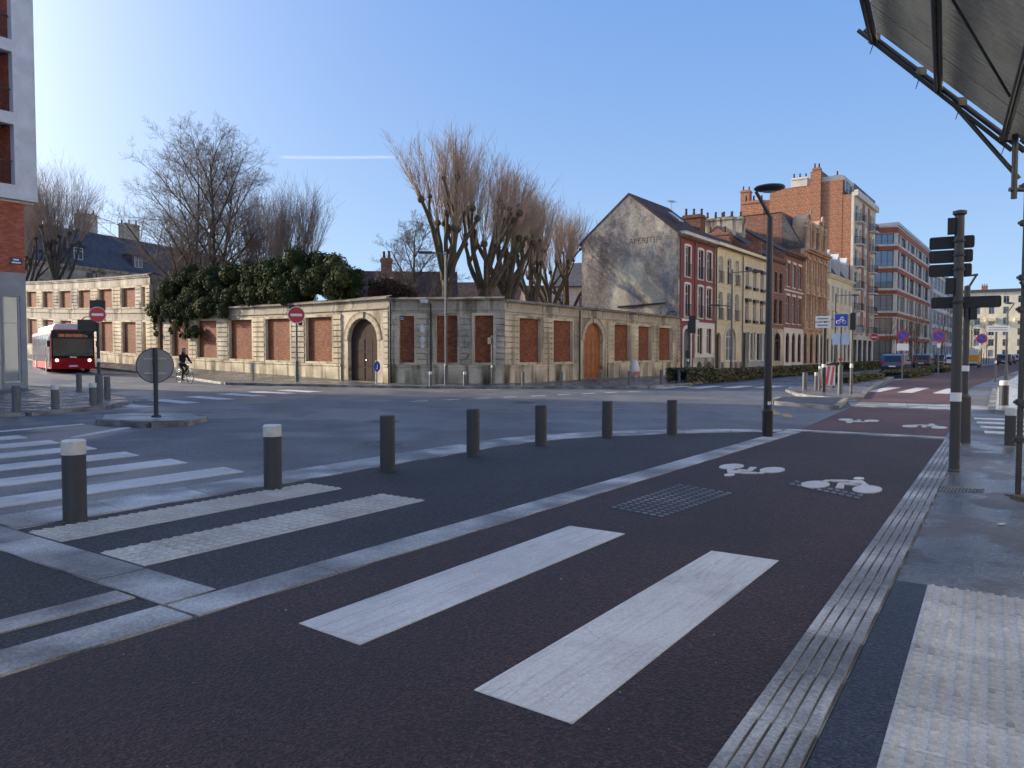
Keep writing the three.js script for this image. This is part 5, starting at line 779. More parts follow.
// ---------------------------------------------------------------- bollards
function bollard(label, p, h, r, m, cap, group) {
  const o = thing('bollard', label, 'bollard', p, 0, group); const ch = cap ? 0.13 : 0;
  obj('post', new G().lathe([[r + 0.004, 0], [r + 0.004, 0.02], [r, 0.025], [r, h - ch - 0.012], ...(cap ? [[r - 0.003, h - ch - 0.008], [0, h - ch - 0.008]] : [[r, h - 0.012], [r - 0.012, h], [r - 0.012, h], [0, h]])], 24), m, o);
  if (cap) obj('cap', new G().lathe([[0, h - ch - 0.006], [r + 0.003, h - ch - 0.006], [r + 0.003, h - 0.012], [r - 0.01, h], [r - 0.01, h], [0, h + 0.002]], 24), M.whiteCap, o);
  return o;
}
const nearB = 'bollards along the refuge';
[[3.55, -7.54, 0.785, 1, 'white-topped bollard nearest the camera, standing on the ribbed crossing'], [5.76, -7.47, 0.765, 1, 'second white-topped bollard at the end of the ribbed crossing'], [7.58, -7.38, 0.765, 0, 'plain dark bollard, first after the white-topped pair'], [9.45, -7.36, 0.745, 0, 'plain dark bollard, second after the white-topped pair'], [11.23, -7.25, 0.71, 0, 'plain dark bollard, third after the white-topped pair'], [12.98, -6.88, 0.705, 0, 'plain dark bollard, fourth after the white-topped pair'], [14.22, -6.1, 0.69, 0, 'plain dark bollard nearest the tall lamp post']].forEach(([u, w, h, c, l]) => bollard(l, S(u, w, 0.006), h, 0.103, M.bollard, c, nearB));
[[-12.85, -19.9, 0.67, 0, 'dark bollard on the left pavement, nearest the left edge'], [-12.6, -21.18, 0.65, 1, 'pale-topped bollard on the left pavement corner'], [-17.13, -30.4, 0.74, 0, 'dark bollard on the left pavement in front of the bus'], [-12.55, -23.0, 0.63, 1, 'white-topped bollard beside the left no-entry pole'], [-13.7, -26.0, 0.74, 0, 'dark bollard on the left pavement right of the no-entry pole']].forEach(([x, z, h, c, l]) => bollard(l, V3(x, 0.106, z), h, 0.1, M.greyPole, c, 'left pavement bollards'));
[[-3.81, 1, 'pale-topped bollard below the security camera'], [-2.21, 1, 'pale-topped bollard right of the tall grey lamp at the wall corner'], [0.52, 0, 'grey bollard in front of the wall right of its corner'], [2.31, 0, 'grey bollard in front of the second panel past the wall corner'], [4.14, 0, 'grey bollard in front of the orange gate']].forEach(([x, c, l]) => bollard(l, V3(x, 0.116, -36.0), 0.66, 0.075, M.greyPole, c, 'bollards along the boundary wall'));
[[32.95, -16.3, 'grey bollard right of the orange gate beside the white bag'], [36.4, -16.2, 'grey bollard left of the signal under the red house'], [37.6, -15.75, 'grey bollard at the foot of the red house signal']].forEach(([u, w, l]) => bollard(l, S(u, w, 0.116), 0.68, 0.085, M.greyPole, 0, 'bollards along the boundary wall'));
bollard('dark bollard at the left tip of the paved refuge', S(33.86, -8.53, 0.1), 0.72, 0.1, M.greyPole, 0); bollard('slim white-dotted bollard beside the direction signs', S(33.42, -7.97, 0.1), 0.74, 0.06, M.greyPole, 1);
bollard('pale-topped bollard at the far end of the right-hand crossing', S(26.77, -1.1, 0.1), 0.72, 0.12, M.darkMetal, 1); bollard('white-topped bollard close behind the scaffold tube', S(15.92, -0.55, 0.01), 0.66, 0.085, M.post, 1);
// ---------------------------------------------------------------- signs and poles
const face = (x, z) => Math.atan2(0 - x, 0 - z);                      // turn whose local z looks to the camera side of the street
function disc(o, name, r, y, z, m, th = 0.02) { return obj(name, new G().lathe([[0, 0], [r - 0.004, 0], [r, 0.004], [r, th - 0.004], [r - 0.004, th], [0, th]], 32).map((a, b, c) => [a, c + y, b + z]), m, o); }
function noEntry(o, r, y, z) { const d = disc(o, 'sign_plate', r, y, z, M.signWhite); obj('red_face', new G().lathe([[0, 0], [r * 0.93, 0], [r * 0.93, 0.003], [0, 0.003]], 32).map((a, b, c) => [a, c + y, b + z + 0.0205]), M.signRed, d); obj('white_bar', new G().box(-r * 0.66, y - r * 0.15, z + 0.0238, r * 0.66, y + r * 0.15, z + 0.027), M.signWhite, d); return d; }
function noParking(o, r, y, z) { const d = disc(o, 'sign_plate', r, y, z, M.signRed); obj('blue_face', new G().lathe([[0, 0], [r * 0.8, 0], [r * 0.8, 0.003], [0, 0.003]], 32).map((a, b, c) => [a, c + y, b + z + 0.0205]), M.signBlue, d); obj('red_slash', new G().box(-r * 0.8, -r * 0.09, 0, r * 0.8, r * 0.09, 0.003).map((a, b, c) => [a * 0.707 + b * 0.707, -a * 0.707 + b * 0.707 + y, c + z + 0.0238]), M.signRed, d); return d; }
const pole = (o, h, r, m, y0 = 0) => obj('pole', new G().lathe([[r, y0], [r, h - 0.01], [r * 0.7, h], [0, h + 0.004]], 14), m, o);
function signal(o, x, y, z, w, h, back = true) { const b = obj('signal_head', new G().box(x - w / 2, y, z - w * 0.4, x + w / 2, y + h, z + w * 0.4), M.black, o); for (let k = 0; k < 3; k++) obj('visor', new G().lathe([[w * 0.36, 0], [w * 0.38, w * 0.5], [w * 0.34, w * 0.5], [w * 0.32, 0]], 12).map((a, c, e) => [a + x, e + y + h * (k + 0.5) / 3, (back ? -1 : 1) * (c + w * 0.4) + z]), M.black, b); return b; }
{
  const x = -12.95, z = -24.1, o = thing('no_entry_sign', 'no-entry sign with black signal boxes on the left pavement', 'sign', V3(x, 0.106, z), face(x, z) - 0.05); pole(o, 3.0, 0.045, M.darkMetal); obj('sleeve', new G().lathe([[0.11, 0], [0.11, 0.82], [0.05, 0.86]], 14), M.greyPole, o);
  noEntry(o, 0.245, 2.72, 0.06); signal(o, 0.0, 2.55, -0.12, 0.42, 0.62); signal(o, -0.3, 2.2, -0.12, 0.5, 0.36); obj('pole_band', new G().lathe([[0.05, 1.25], [0.05, 1.35]], 12), M.signWhite, o);
}
{
  const x = -11.3, z = -40.4, o = thing('no_entry_sign', 'no-entry sign standing before the ivy wall left of the dark gate', 'sign', V3(x, 0.12, z), face(x, z)); pole(o, 3.85, 0.05, M.greyPole); obj('sleeve', new G().lathe([[0.09, 0], [0.09, 1.1], [0.05, 1.15]], 12), M.greyPole, o); noEntry(o, 0.44, 3.52, 0.07); signal(o, -0.22, 3.2, -0.14, 0.26, 0.85); signal(o, 0.2, 3.0, -0.14, 0.22, 0.4);
}
{
  const x = -8.3, z = -17.9, o = thing('round_sign', 'round sign seen from behind on the left traffic island', 'sign', V3(x, 0.13, z), face(x, z) + 0.1); pole(o, 1.62, 0.05, M.darkMetal); const d = disc(o, 'sign_back', 0.4, 1.2, -0.09, M.signBack); obj('rim', new G().tube(Array.from({ length: 33 }, (_, k) => [Math.cos(k / 32 * 6.2832) * 0.4, 1.2 + Math.sin(k / 32 * 6.2832) * 0.4, -0.075]), 0.012, 0.012, 6), M.darkMetal, d);
  for (const y of [1.36, 1.02]) obj('bracket', new G().box(-0.24, y - 0.018, -0.068, 0.24, y + 0.018, -0.04), M.zinc, o); obj('base_plate', new G().lathe([[0.11, 0], [0.11, 0.03], [0.07, 0.05]], 12), M.darkMetal, o);
}
{ const x = -14.02, z = -41.6, o = thing('marker_post', 'short grey marker post before the ivy wall', 'post', V3(x, 0.13, z)); pole(o, 0.95, 0.04, M.greyPole); obj('head', new G().box(-0.07, 0.6, -0.03, 0.07, 0.95, 0.045), M.zinc, o); }
{ const x = -6.75, z = -38.2, o = thing('blue_sign', 'small blue arrow sign on a short post beside the dark gate', 'sign', V3(x, 0.12, z), face(x, z) + 0.95); pole(o, 1.15, 0.04, M.whiteCap); const d = disc(o, 'sign_plate', 0.26, 0.86, 0.05, M.signBlue); obj('arrow', new G().box(-0.03, 0.72, 0.0725, 0.03, 1.0, 0.075).box(-0.1, 0.72, 0.0725, -0.035, 0.79, 0.075), M.signWhite, d); }
function armLamp(label, p, turn, h, arms, group) { const o = thing('street_lamp', label, 'street lamp', p, turn, group); obj('pole', new G().lathe([[0.1, 0], [0.1, 0.9], [0.065, 1.0], [0.05, h], [0, h + 0.03]], 12), M.greyPole, o); for (const [y, l] of arms) { const a = obj('arm', new G().tube([[0, y, 0], [l, y + 0.1, 0]], 0.03), M.greyPole, o); obj('lamp_head', new G().box(l - 0.1 * Math.sign(l), y + 0.02, -0.11, l + 0.55 * Math.sign(l), y + 0.13, 0.11), M.darkMetal, a); } return o; }
armLamp('tall grey street lamp at the corner of the boundary wall', V3(-3.2, 0.12, -37.4), 0.05, 6.4, [[6.3, -0.75]]);
armLamp('two-armed street lamp before the pale stone houses', S(49.7, -17.2, 0.12), TURN * 0 - 0.1, 7.0, [[6.8, 1.35], [4.6, -0.85]], 'two-armed street lamps'); armLamp('two-armed street lamp before the cream house with dormers', S(79.3, -17.2, 0.12), -0.1, 7.3, [[7.1, 1.6], [4.8, -0.85]], 'two-armed street lamps');
{ const o = thing('marker_post', 'thin pole with a small yellowish tag at the wall corner', 'post', V3(-0.94, 0.12, -36.0)); pole(o, 2.35, 0.04, M.greyPole); obj('tag', new G().box(-0.2, 1.95, -0.01, -0.045, 2.25, 0.02), mat([0.5, 0.4, 0.22], 0.6), o); obj('pole_band', new G().lathe([[0.044, 0.85], [0.044, 0.95]], 10), M.signWhite, o); }
{ const o = thing('rubbish_bag', 'white and pink bag leaning by the wall right of the orange gate', 'bag', S(43.6, -21.2, 0.12), 0.3); const g = new THREE.IcosahedronGeometry(0.4, 3), P = g.attributes.position; for (let i = 0; i < P.count; i++) { const f = 0.85 + 0.35 * n3(P.getX(i) * 5, P.getY(i) * 5, P.getZ(i) * 5, 4); P.setXYZ(i, P.getX(i) * f * 0.75, Math.max(0, P.getY(i) * f * 1.5 + 0.5), P.getZ(i) * f * 0.7); } g.computeVertexNormals(); obj('sack', g, M.whitePaint, o); obj('stripe', new G().box(-0.18, 0.2, 0.2, 0.16, 0.4, 0.31), mat([0.55, 0.14, 0.16], 0.7), o); }
{ const p = S(37.9, -15.4, 0.12), o = thing('traffic_signal', 'black traffic signal on a pole before the red house', 'traffic light', p, face(p.x, p.z)); pole(o, 3.2, 0.05, M.darkMetal); obj('sleeve', new G().lathe([[0.09, 0], [0.09, 0.9], [0.05, 0.95]], 12), M.greyPole, o); signal(o, 0.2, 2.55, 0, 0.34, 0.9); obj('pedestrian_box', new G().box(-0.14, 1.3, 0.04, 0.1, 1.65, 0.2), M.black, o); obj('pole_band', new G().lathe([[0.056, 1.1], [0.056, 1.22]], 12), M.signWhite, o); }
// ---------------------------------------------------------------- tall lamp post in the middle
{
  const o = thing('lamp_post', 'tall dark lamp post with flat round head at the end of the refuge', 'street lamp', S(14.92, -4.44, 0.01), 0); obj('base_sleeve', new G().lathe([[0.1, 0], [0.1, 0.5], [0.088, 0.52]], 20), M.black, o); obj('pole', new G().lathe([[0.08, 0.5], [0.062, 2.6], [0.055, 4.2], [0, 4.22]], 18), M.darkMetal, o);
  obj('arm', new G().tube([[0, 4.18, 0], [-0.02, 4.24, 0], [-0.28, 4.68, 0]], 0.042, 0.03, 12), M.darkMetal, o); const hd = obj('lamp_head', new G().lathe([[0, -0.06], [0.14, -0.055], [0.275, -0.015], [0.29, 0.01], [0.26, 0.04], [0.1, 0.075], [0, 0.08]], 28).map((x, y, z) => [x - 0.02, y + 4.74 + x * 0.02, z]), M.darkMetal, o); obj('lens', new G().lathe([[0, -0.062], [0.13, -0.06]], 20).map((x, y, z) => [x - 0.02, y + 4.738, z]), M.glassMid, hd);
  obj('hatch', new G().box(-0.035, 0.7, 0.066, 0.035, 0.95, 0.086), M.darkMetal, o); obj('sticker', new G().box(-0.03, 0.62, 0.079, 0.03, 0.68, 0.082), M.signWhite, o);
}
// ---------------------------------------------------------------- signal pole, right
{
  const p = S(11.94, -1.04, 0.012), o = thing('signal_pole', 'dark signal pole carrying a stack of direction signs seen from behind', 'traffic light', p, face(p.x, p.z)); obj('pole', new G().lathe([[0.075, 0], [0.072, 0.02], [0.066, 0.03], [0.058, 3.44], [0.058, 3.44], [0.085, 3.46], [0.085, 3.5], [0, 3.52]], 22), M.post, o);
  obj('pole_band', new G().lathe([[0.069, 0.95], [0.069, 1.07]], 20), M.signWhite, o);
  const blade = (x0, x1, y0, y1, n = 'direction_sign') => { const s = new THREE.Shape(), r = 0.035; s.moveTo(x0 + r, y0); s.lineTo(x1 - r, y0); s.quadraticCurveTo(x1, y0, x1, y0 + r); s.lineTo(x1, y1 - r); s.quadraticCurveTo(x1, y1, x1 - r, y1); s.lineTo(x0 + r, y1); s.quadraticCurveTo(x0, y1, x0, y1 - r); s.lineTo(x0, y0 + r); s.quadraticCurveTo(x0, y0, x0 + r, y0); const b = obj(n, extrude(s, 0.05, 0.006).translate(0, 0, -0.15), M.black, o); for (const x of [x0 + 0.05, x1 - 0.05]) obj('rib', new G().box(x - 0.01, y0 + 0.01, -0.1, x + 0.01, y1 - 0.01, -0.088), M.darkMetal, b); obj('clamp', new G().lathe([[0.064, 0], [0.074, 0.005], [0.074, 0.035], [0.064, 0.04]], 16, 0, (y0 + y1) / 2 - 0.02, 0).box(-0.05, (y0 + y1) / 2 - 0.02, -0.1, 0.05, (y0 + y1) / 2 + 0.02, -0.05), M.darkMetal, b); };
  blade(-0.355, 0.18, 3.02, 3.185); blade(-0.355, 0.165, 2.83, 3.0); blade(-0.355, 0.155, 2.645, 2.81); blade(-0.32, 0.5, 2.21, 2.365);
  obj('signal_box', new G().box(-0.14, 3.2, -0.06, -0.045, 3.41, 0.06), M.black, o); obj('signal_box', new G().box(-0.15, 2.4, -0.08, -0.045, 2.61, 0.06), M.black, o);
}
{
  const p = S(15.99, -1.25, 0.012), o = thing('signal_pole', 'slimmer grey pole with bracket behind the signal pole', 'traffic light', p, face(p.x, p.z)); obj('sleeve', new G().lathe([[0.11, 0], [0.105, 0.05], [0.1, 0.82], [0.06, 0.88]], 20), M.post, o); obj('pole', new G().lathe([[0.056, 0.85], [0.05, 2.8], [0, 2.82]], 16), M.post, o); obj('pole_band', new G().lathe([[0.06, 1.28], [0.06, 1.38]], 16), M.signWhite, o); obj('arm', new G().tube([[0, 2.7, 0], [0.02, 2.78, 0], [0.14, 3.0, 0]], 0.022, 0.018, 8).tube([[0.16, 3.0, 0], [-0.06, 2.98, 0]], 0.02, 0.014, 8), M.post, o); obj('signal_box', new G().box(0.05, 2.2, -0.09, 0.16, 2.5, 0.08), M.black, o); obj('signal_box', new G().box(-0.15, 2.26, -0.09, -0.055, 2.46, 0.08), M.black, o);
}
// ---------------------------------------------------------------- signs on the refuge
{ const p = S(31.7, -7.27, 0.1), o = thing('direction_sign', 'two white direction boards on a black post on the refuge', 'sign', p, face(p.x, p.z)); pole(o, 3.0, 0.075, M.black); for (const y of [2.78, 2.52]) { const b = obj('board', new G().box(-0.34, y, 0.08, 0.22, y + 0.2, 0.11), M.signWhite, o); obj('lettering', new G().box(-0.26, y + 0.07, 0.111, 0.12, y + 0.13, 0.113), mat([0.25, 0.26, 0.28], 0.5), b); } obj('pole_band', new G().lathe([[0.079, 0.98], [0.079, 1.1]], 14), M.signWhite, o); }
{ const p = S(33.07, -7.75, 0.1), o = thing('marker_post', 'thin grey post left of the white direction boards', 'post', p); pole(o, 2.3, 0.04, M.greyPole); obj('pole_band', new G().lathe([[0.044, 0.9], [0.044, 1.0]], 12), M.signWhite, o); }
{
  const p = S(30.86, -6.49, 0.1), o = thing('cycle_route_sign', 'blue square cycle sign on a post with two pale plates', 'sign', p, face(p.x, p.z)); pole(o, 3.0, 0.035, M.darkMetal); const b = obj('sign_plate', new G().box(-0.245, 2.53, 0.04, 0.245, 3.02, 0.06), M.signWhite, o); obj('blue_face', new G().box(-0.225, 2.55, 0.0605, 0.225, 3.0, 0.063), M.signBlue, b);
  const sy = new G(); for (const x of [-0.1, 0.1]) sy.tube(Array.from({ length: 17 }, (_, k) => [x + Math.cos(k / 16 * 6.283) * 0.062, 2.7 + Math.sin(k / 16 * 6.283) * 0.062, 0.066]), 0.011, 0.011, 5); sy.tube([[-0.1, 2.7, 0.066], [-0.04, 2.8, 0.066], [0.07, 2.8, 0.066], [0.1, 2.7, 0.066]], 0.01, 0.01, 5).tube([[-0.04, 2.8, 0.066], [0.0, 2.7, 0.066], [0.07, 2.8, 0.066]], 0.01, 0.01, 5).tube([[-0.02, 2.83, 0.066], [0.05, 2.9, 0.066], [0.1, 2.82, 0.066]], 0.014, 0.014, 5); obj('bicycle_symbol', sy, M.signWhite, b);
  for (const [a, c] of [[-0.3, -0.02], [0.02, 0.3]]) obj('information_plate', new G().box(a, 1.85, 0.04, c, 2.28, 0.055), mat([0.45, 0.55, 0.68], 0.4), o); obj('sleeve', new G().lathe([[0.085, 0], [0.085, 1.05], [0.04, 1.1]], 14), M.greyPole, o); const s = disc(o, 'red_marker', 0.07, 1.3, 0.04, M.signRed, 0.01);
}
{ const p = S(30.66, -6.06, 0.1), o = thing('traffic_signal', 'traffic signal seen from behind right of the blue cycle sign', 'traffic light', p, face(p.x, p.z)); pole(o, 3.2, 0.05, M.greyPole); signal(o, 0.02, 2.4, 0, 0.19, 0.62); obj('sign_plate', new G().box(0.14, 2.28, 0.02, 0.34, 2.5, 0.04), M.signBack, o); obj('pole_band', new G().lathe([[0.056, 1.0], [0.056, 1.14]], 12), M.signWhite, o); }
{ const p = S(36.2, -8.15, 0.1), o = thing('barrier_panel', 'red and white striped barrier panel standing behind the direction boards', 'barrier', p, face(p.x, p.z)); obj('panel', new G().box(-0.32, 0.1, 0, 0.32, 0.98, 0.04), M.signWhite, o); for (const k of [0, 1, 2]) obj('stripe', new G().quad([-0.3 + k * 0.2, 0.12, 0.043], [-0.18 + k * 0.2, 0.12, 0.043], [-0.06 + k * 0.18, 0.96, 0.043], [-0.2 + k * 0.2, 0.96, 0.043]), mat([0.6, 0.12, 0.12], 0.6), o); for (const x of [-0.25, 0.25]) obj('foot', new G().box(x - 0.03, 0, -0.2, x + 0.03, 0.1, 0.24), M.darkMetal, o); }
{ const p = S(96, -16.6, 0.12), o = thing('no_entry_sign', 'distant red round sign before the apartment block', 'sign', p, face(p.x, p.z)); pole(o, 3.6, 0.05, M.greyPole); noEntry(o, 0.45, 3.4, 0.06); }
[[54.65, -7.77, 0.37, 2.75, 1, 'no-parking sign with white sub-plate, leftmost of three'], [56.66, -5.96, 0.37, 2.75, 0, 'no-parking sign in the middle of three beside the cycle track'], [68.53, -4.33, 0.37, 2.75, 0, 'farthest no-parking sign, rightmost of three']].forEach(([u, w, r, y, sub, l]) => { const p = S(u, w, 0.02), o = thing('no_parking_sign', l, 'sign', p, face(p.x, p.z), 'no-parking signs'); pole(o, y + 0.4, 0.04, M.greyPole); noParking(o, r, y, 0.05); if (sub) obj('sub_plate', new G().box(-0.34, y - 0.95, 0.045, 0.34, y - 0.5, 0.06), M.signWhite, o); else obj('sub_plate', new G().box(-0.1, y - 0.75, 0.045, 0.1, y - 0.48, 0.06), M.signWhite, o); });
{ const p = S(48.3, -2.4, 0.1), o = thing('direction_sign', 'long white direction board on a thin post at the far right', 'sign', p, face(p.x, p.z)); pole(o, 3.0, 0.05, M.greyPole); const b = obj('board', new G().box(-0.45, 2.68, 0.05, 0.6, 3.0, 0.08), M.signWhite, o); for (const y of [2.78, 2.9]) obj('lettering', new G().box(-0.36, y - 0.025, 0.081, 0.5, y + 0.025, 0.083), mat([0.3, 0.31, 0.33], 0.5), b); obj('pole_band', new G().lathe([[0.056, 1.0], [0.056, 1.15]], 12), M.signWhite, o); }
[[50.31, -2.0, 4.25, 'slim lamp post with angled arm at the far right'], [92, -2.0, 4.6, 'more distant slim lamp post on the right pavement']].forEach(([u, w, h, l]) => { const o = thing('lamp_post', l, 'street lamp', S(u, w, 0.1), 0); obj('pole', new G().lathe([[0.09, 0], [0.09, 0.6], [0.06, 0.65], [0.045, h - 0.45], [0, h - 0.44]], 12), M.greyPole, o); obj('arm', new G().tube([[0, h - 0.46, 0], [0.35, h, 0]], 0.035, 0.03, 8), M.greyPole, o); obj('lamp_head', new G().lathe([[0, -0.05], [0.27, 0], [0.1, 0.06], [0, 0.06]], 20).map((x, y, z) => [x + 0.1, y + h + 0.03, z]), M.darkMetal, o); });
// ---------------------------------------------------------------- scaffold with sheeted fan, top right
{
  const A = 29.4 * Math.PI / 180, d = V3(Math.sin(A), 0, -Math.cos(A)), out = V3(-Math.cos(A), 0, -Math.sin(A)), P3 = V3(5.46, 3.97, -8.5), slope = out.clone().multiplyScalar(1.37).add(V3(0, 1.37, 0));
  const o = thing('scaffold_fan', 'scaffold with tilted corrugated sheet canopy overhead at the right', 'scaffold', V3(5.66, 0.01, -8.55)), L = (v) => v.clone().sub(o.position), at = (s, f, n = 0) => L(P3.clone().addScaledVector(d, -s).addScaledVector(slope, f)).add(V3(-slope.x, 1, -slope.z).cross(d).cross(d).normalize().multiplyScalar(0)).add(nrm.clone().multiplyScalar(n));
  const nrm = V3().crossVectors(d, slope).normalize(); if (nrm.y < 0) nrm.negate();
  for (let k = 0; k < 14; k++) {                              // corrugated sheets, lapped
    const g = new G(), w = 0.78, N = 66; for (let i = 0; i <= N; i++) { const s = k * 0.74 + w * i / N - 0.05, ph = (s / 0.13) * 6.2832, hgt = 0.05 * clamp(0.5 + 1.4 * Math.sin(ph)) + 0.045 + (k % 2) * 0.006; for (const f of [-0.06, 1.03]) { const q = at(s, f, hgt); g.v(q.x, q.y, q.z, s, f * 1.9); } if (i) { const a = g.n - 4; g.i.push(a, a + 1, a + 3, a, a + 3, a + 2); } }
    obj('corrugated_sheet', g, M.corr, o);
  }
  for (const f of [0.03, 0.5, 1.0]) { const g = new G(); g.tube([at(-0.25, f, -0.02), at(11, f, -0.02)], 0.03, 0.03, 10); g.tube([at(-0.1, f, -0.075), at(11, f, -0.075)], 0.018, 0.018, 8); for (let s = 0.2; s < 11; s += 0.3) g.tube([at(s, f, -0.02), at(s + 0.02, f, -0.075)], 0.012, 0.012, 5); obj('beam', g, M.galv, o); }
  const tubeObj = (n, a, b, r = 0.024) => obj(n, new G().tube([a, b], r, r, 10), M.galv, o);
  tubeObj('tube', at(-0.16, -0.1, 0.0), at(-0.16, 1.1, 0.0), 0.03); tubeObj('tube', at(-0.1, -0.05, -0.08), at(-0.1, 1.12, -0.05)); tubeObj('brace', at(-0.14, 0.4, -0.05), L(V3(5.55, 3.52, -8.5))); tubeObj('brace', at(1.5, 0.05, -0.06), at(3.6, 0.62, -0.06), 0.012); tubeObj('brace', at(5, 0.1, -0.06), at(9.5, 0.95, -0.06), 0.02);
  const top = L(V3(5.66, 6.5, -8.5)); tubeObj('standard', V3(0, 0, 0), top, 0.03); tubeObj('standard', V3(0.7, 0, 0.45), L(V3(6.36, 6.5, -8.05)), 0.027); tubeObj('tube', L(V3(5.5, 3.3, -8.5)), L(V3(5.5, 4.0, -8.5)), 0.03); tubeObj('tube', L(V3(5.45, 3.4, -8.5)), L(V3(5.75, 3.4, -8.52)), 0.024); tubeObj('rail', L(V3(5.66, 1.02, -8.52)), L(V3(6.6, 1.05, -8.05))); tubeObj('brace', L(V3(5.6, 2.4, -8.5)), L(V3(6.5, 0.6, -7.9)), 0.022);
  for (const y of [0.6, 1.02, 2.05, 2.4, 3.0, 3.4, 3.9]) obj('coupler', new G().lathe([[0.034, 0], [0.05, 0.01], [0.05, 0.06], [0.034, 0.07]], 10, 0, y, 0).box(-0.07, y + 0.02, -0.015, -0.03, y + 0.05, 0.015), M.galv, o);
  for (const f of [0.03, 0.36, 0.66, 1.02]) { const q = at(-0.16, f, 0); obj('coupler', new G().box(q.x - 0.05, q.y - 0.045, q.z - 0.05, q.x + 0.05, q.y + 0.045, q.z + 0.05), M.galv, o); obj('tie_strap', new G().tube([[q.x, q.y - 0.03, q.z], [q.x - 0.02, q.y - 0.1, q.z], [q.x - 0.05, q.y - 0.19, q.z]], 0.008, 0.004, 5), mat([0.03, 0.05, 0.16], 0.7), o); }
  obj('base_plate', new G().box(-0.09, 0, -0.09, 0.09, 0.012, 0.09), M.galv, o); obj('sole_board', new G().box(-0.16, -0.008, 0.11, 0.5, 0.04, 0.33), mat([0.23, 0.16, 0.07], 0.8, { map: T.wood }), o);
}
{ const o = thing('dead_leaf', 'pale dead leaf lying on the wet footpath', 'leaf', V3(4.55, 0.016, -7.1), 0.4); obj('blade', new G().slab(ccw([[-0.05, 0], [-0.02, -0.02], [0.03, -0.018], [0.06, 0.004], [0.02, 0.022], [-0.02, 0.02]]), 0, 0.006, 0.002), mat([0.5, 0.45, 0.36], 0.8), o); }

[[-9.8, -25.2, 'round iron manhole cover in the junction near the second dark bollard'], [0.35, -25.3, 'round iron manhole cover in the middle of the junction'], [-2.4, -13.6, 'round iron manhole cover just beyond the granite edging']].forEach(([x, z, l], k) => { const o = thing('manhole_cover', l, 'manhole', V3(k ? x : -3.1, 0.001, k ? z : -18.2)); obj('ring', new G().lathe([[0.34, 0], [0.34, 0.008], [0.42, 0.008], [0.43, 0]], 32), M.post, o); const c = obj('lid', new G().lathe([[0.335, 0.0], [0.335, 0.006], [0, 0.006]], 32), M.darkMetal, o); for (let i = 0; i < 8; i++) { const a = i * 0.7854; obj('stud', new G().box(-0.03, 0.006, -0.03, 0.03, 0.011, 0.03).map((p, q, r) => [p + Math.cos(a) * 0.2, q, r + Math.sin(a) * 0.2]), M.post, c); } });
// roof aerials on the terrace
[[62.5, -27, 13.2, 'television aerial on the ridge of the pale arched-window house'], [71.5, -27.5, 13.0, 'television aerial on the ridge of the house with awnings']].forEach(([u, w, y, l]) => { const o = thing('aerial', l, 'aerial', S(u, w, y - 0.6), TURN); obj('mast', new G().tube([[0, 0, 0], [0, 2.2, 0]], 0.025), M.greyPole, o); const g = new G(); g.tube([[-0.5, 2.1, 0], [0.5, 2.1, 0]], 0.015, 0.015, 5); for (let k = 0; k < 6; k++) g.tube([[-0.45 + k * 0.18, 2.1, -0.3], [-0.45 + k * 0.18, 2.1, 0.3]], 0.012, 0.012, 5); obj('elements', g, M.greyPole, o); });
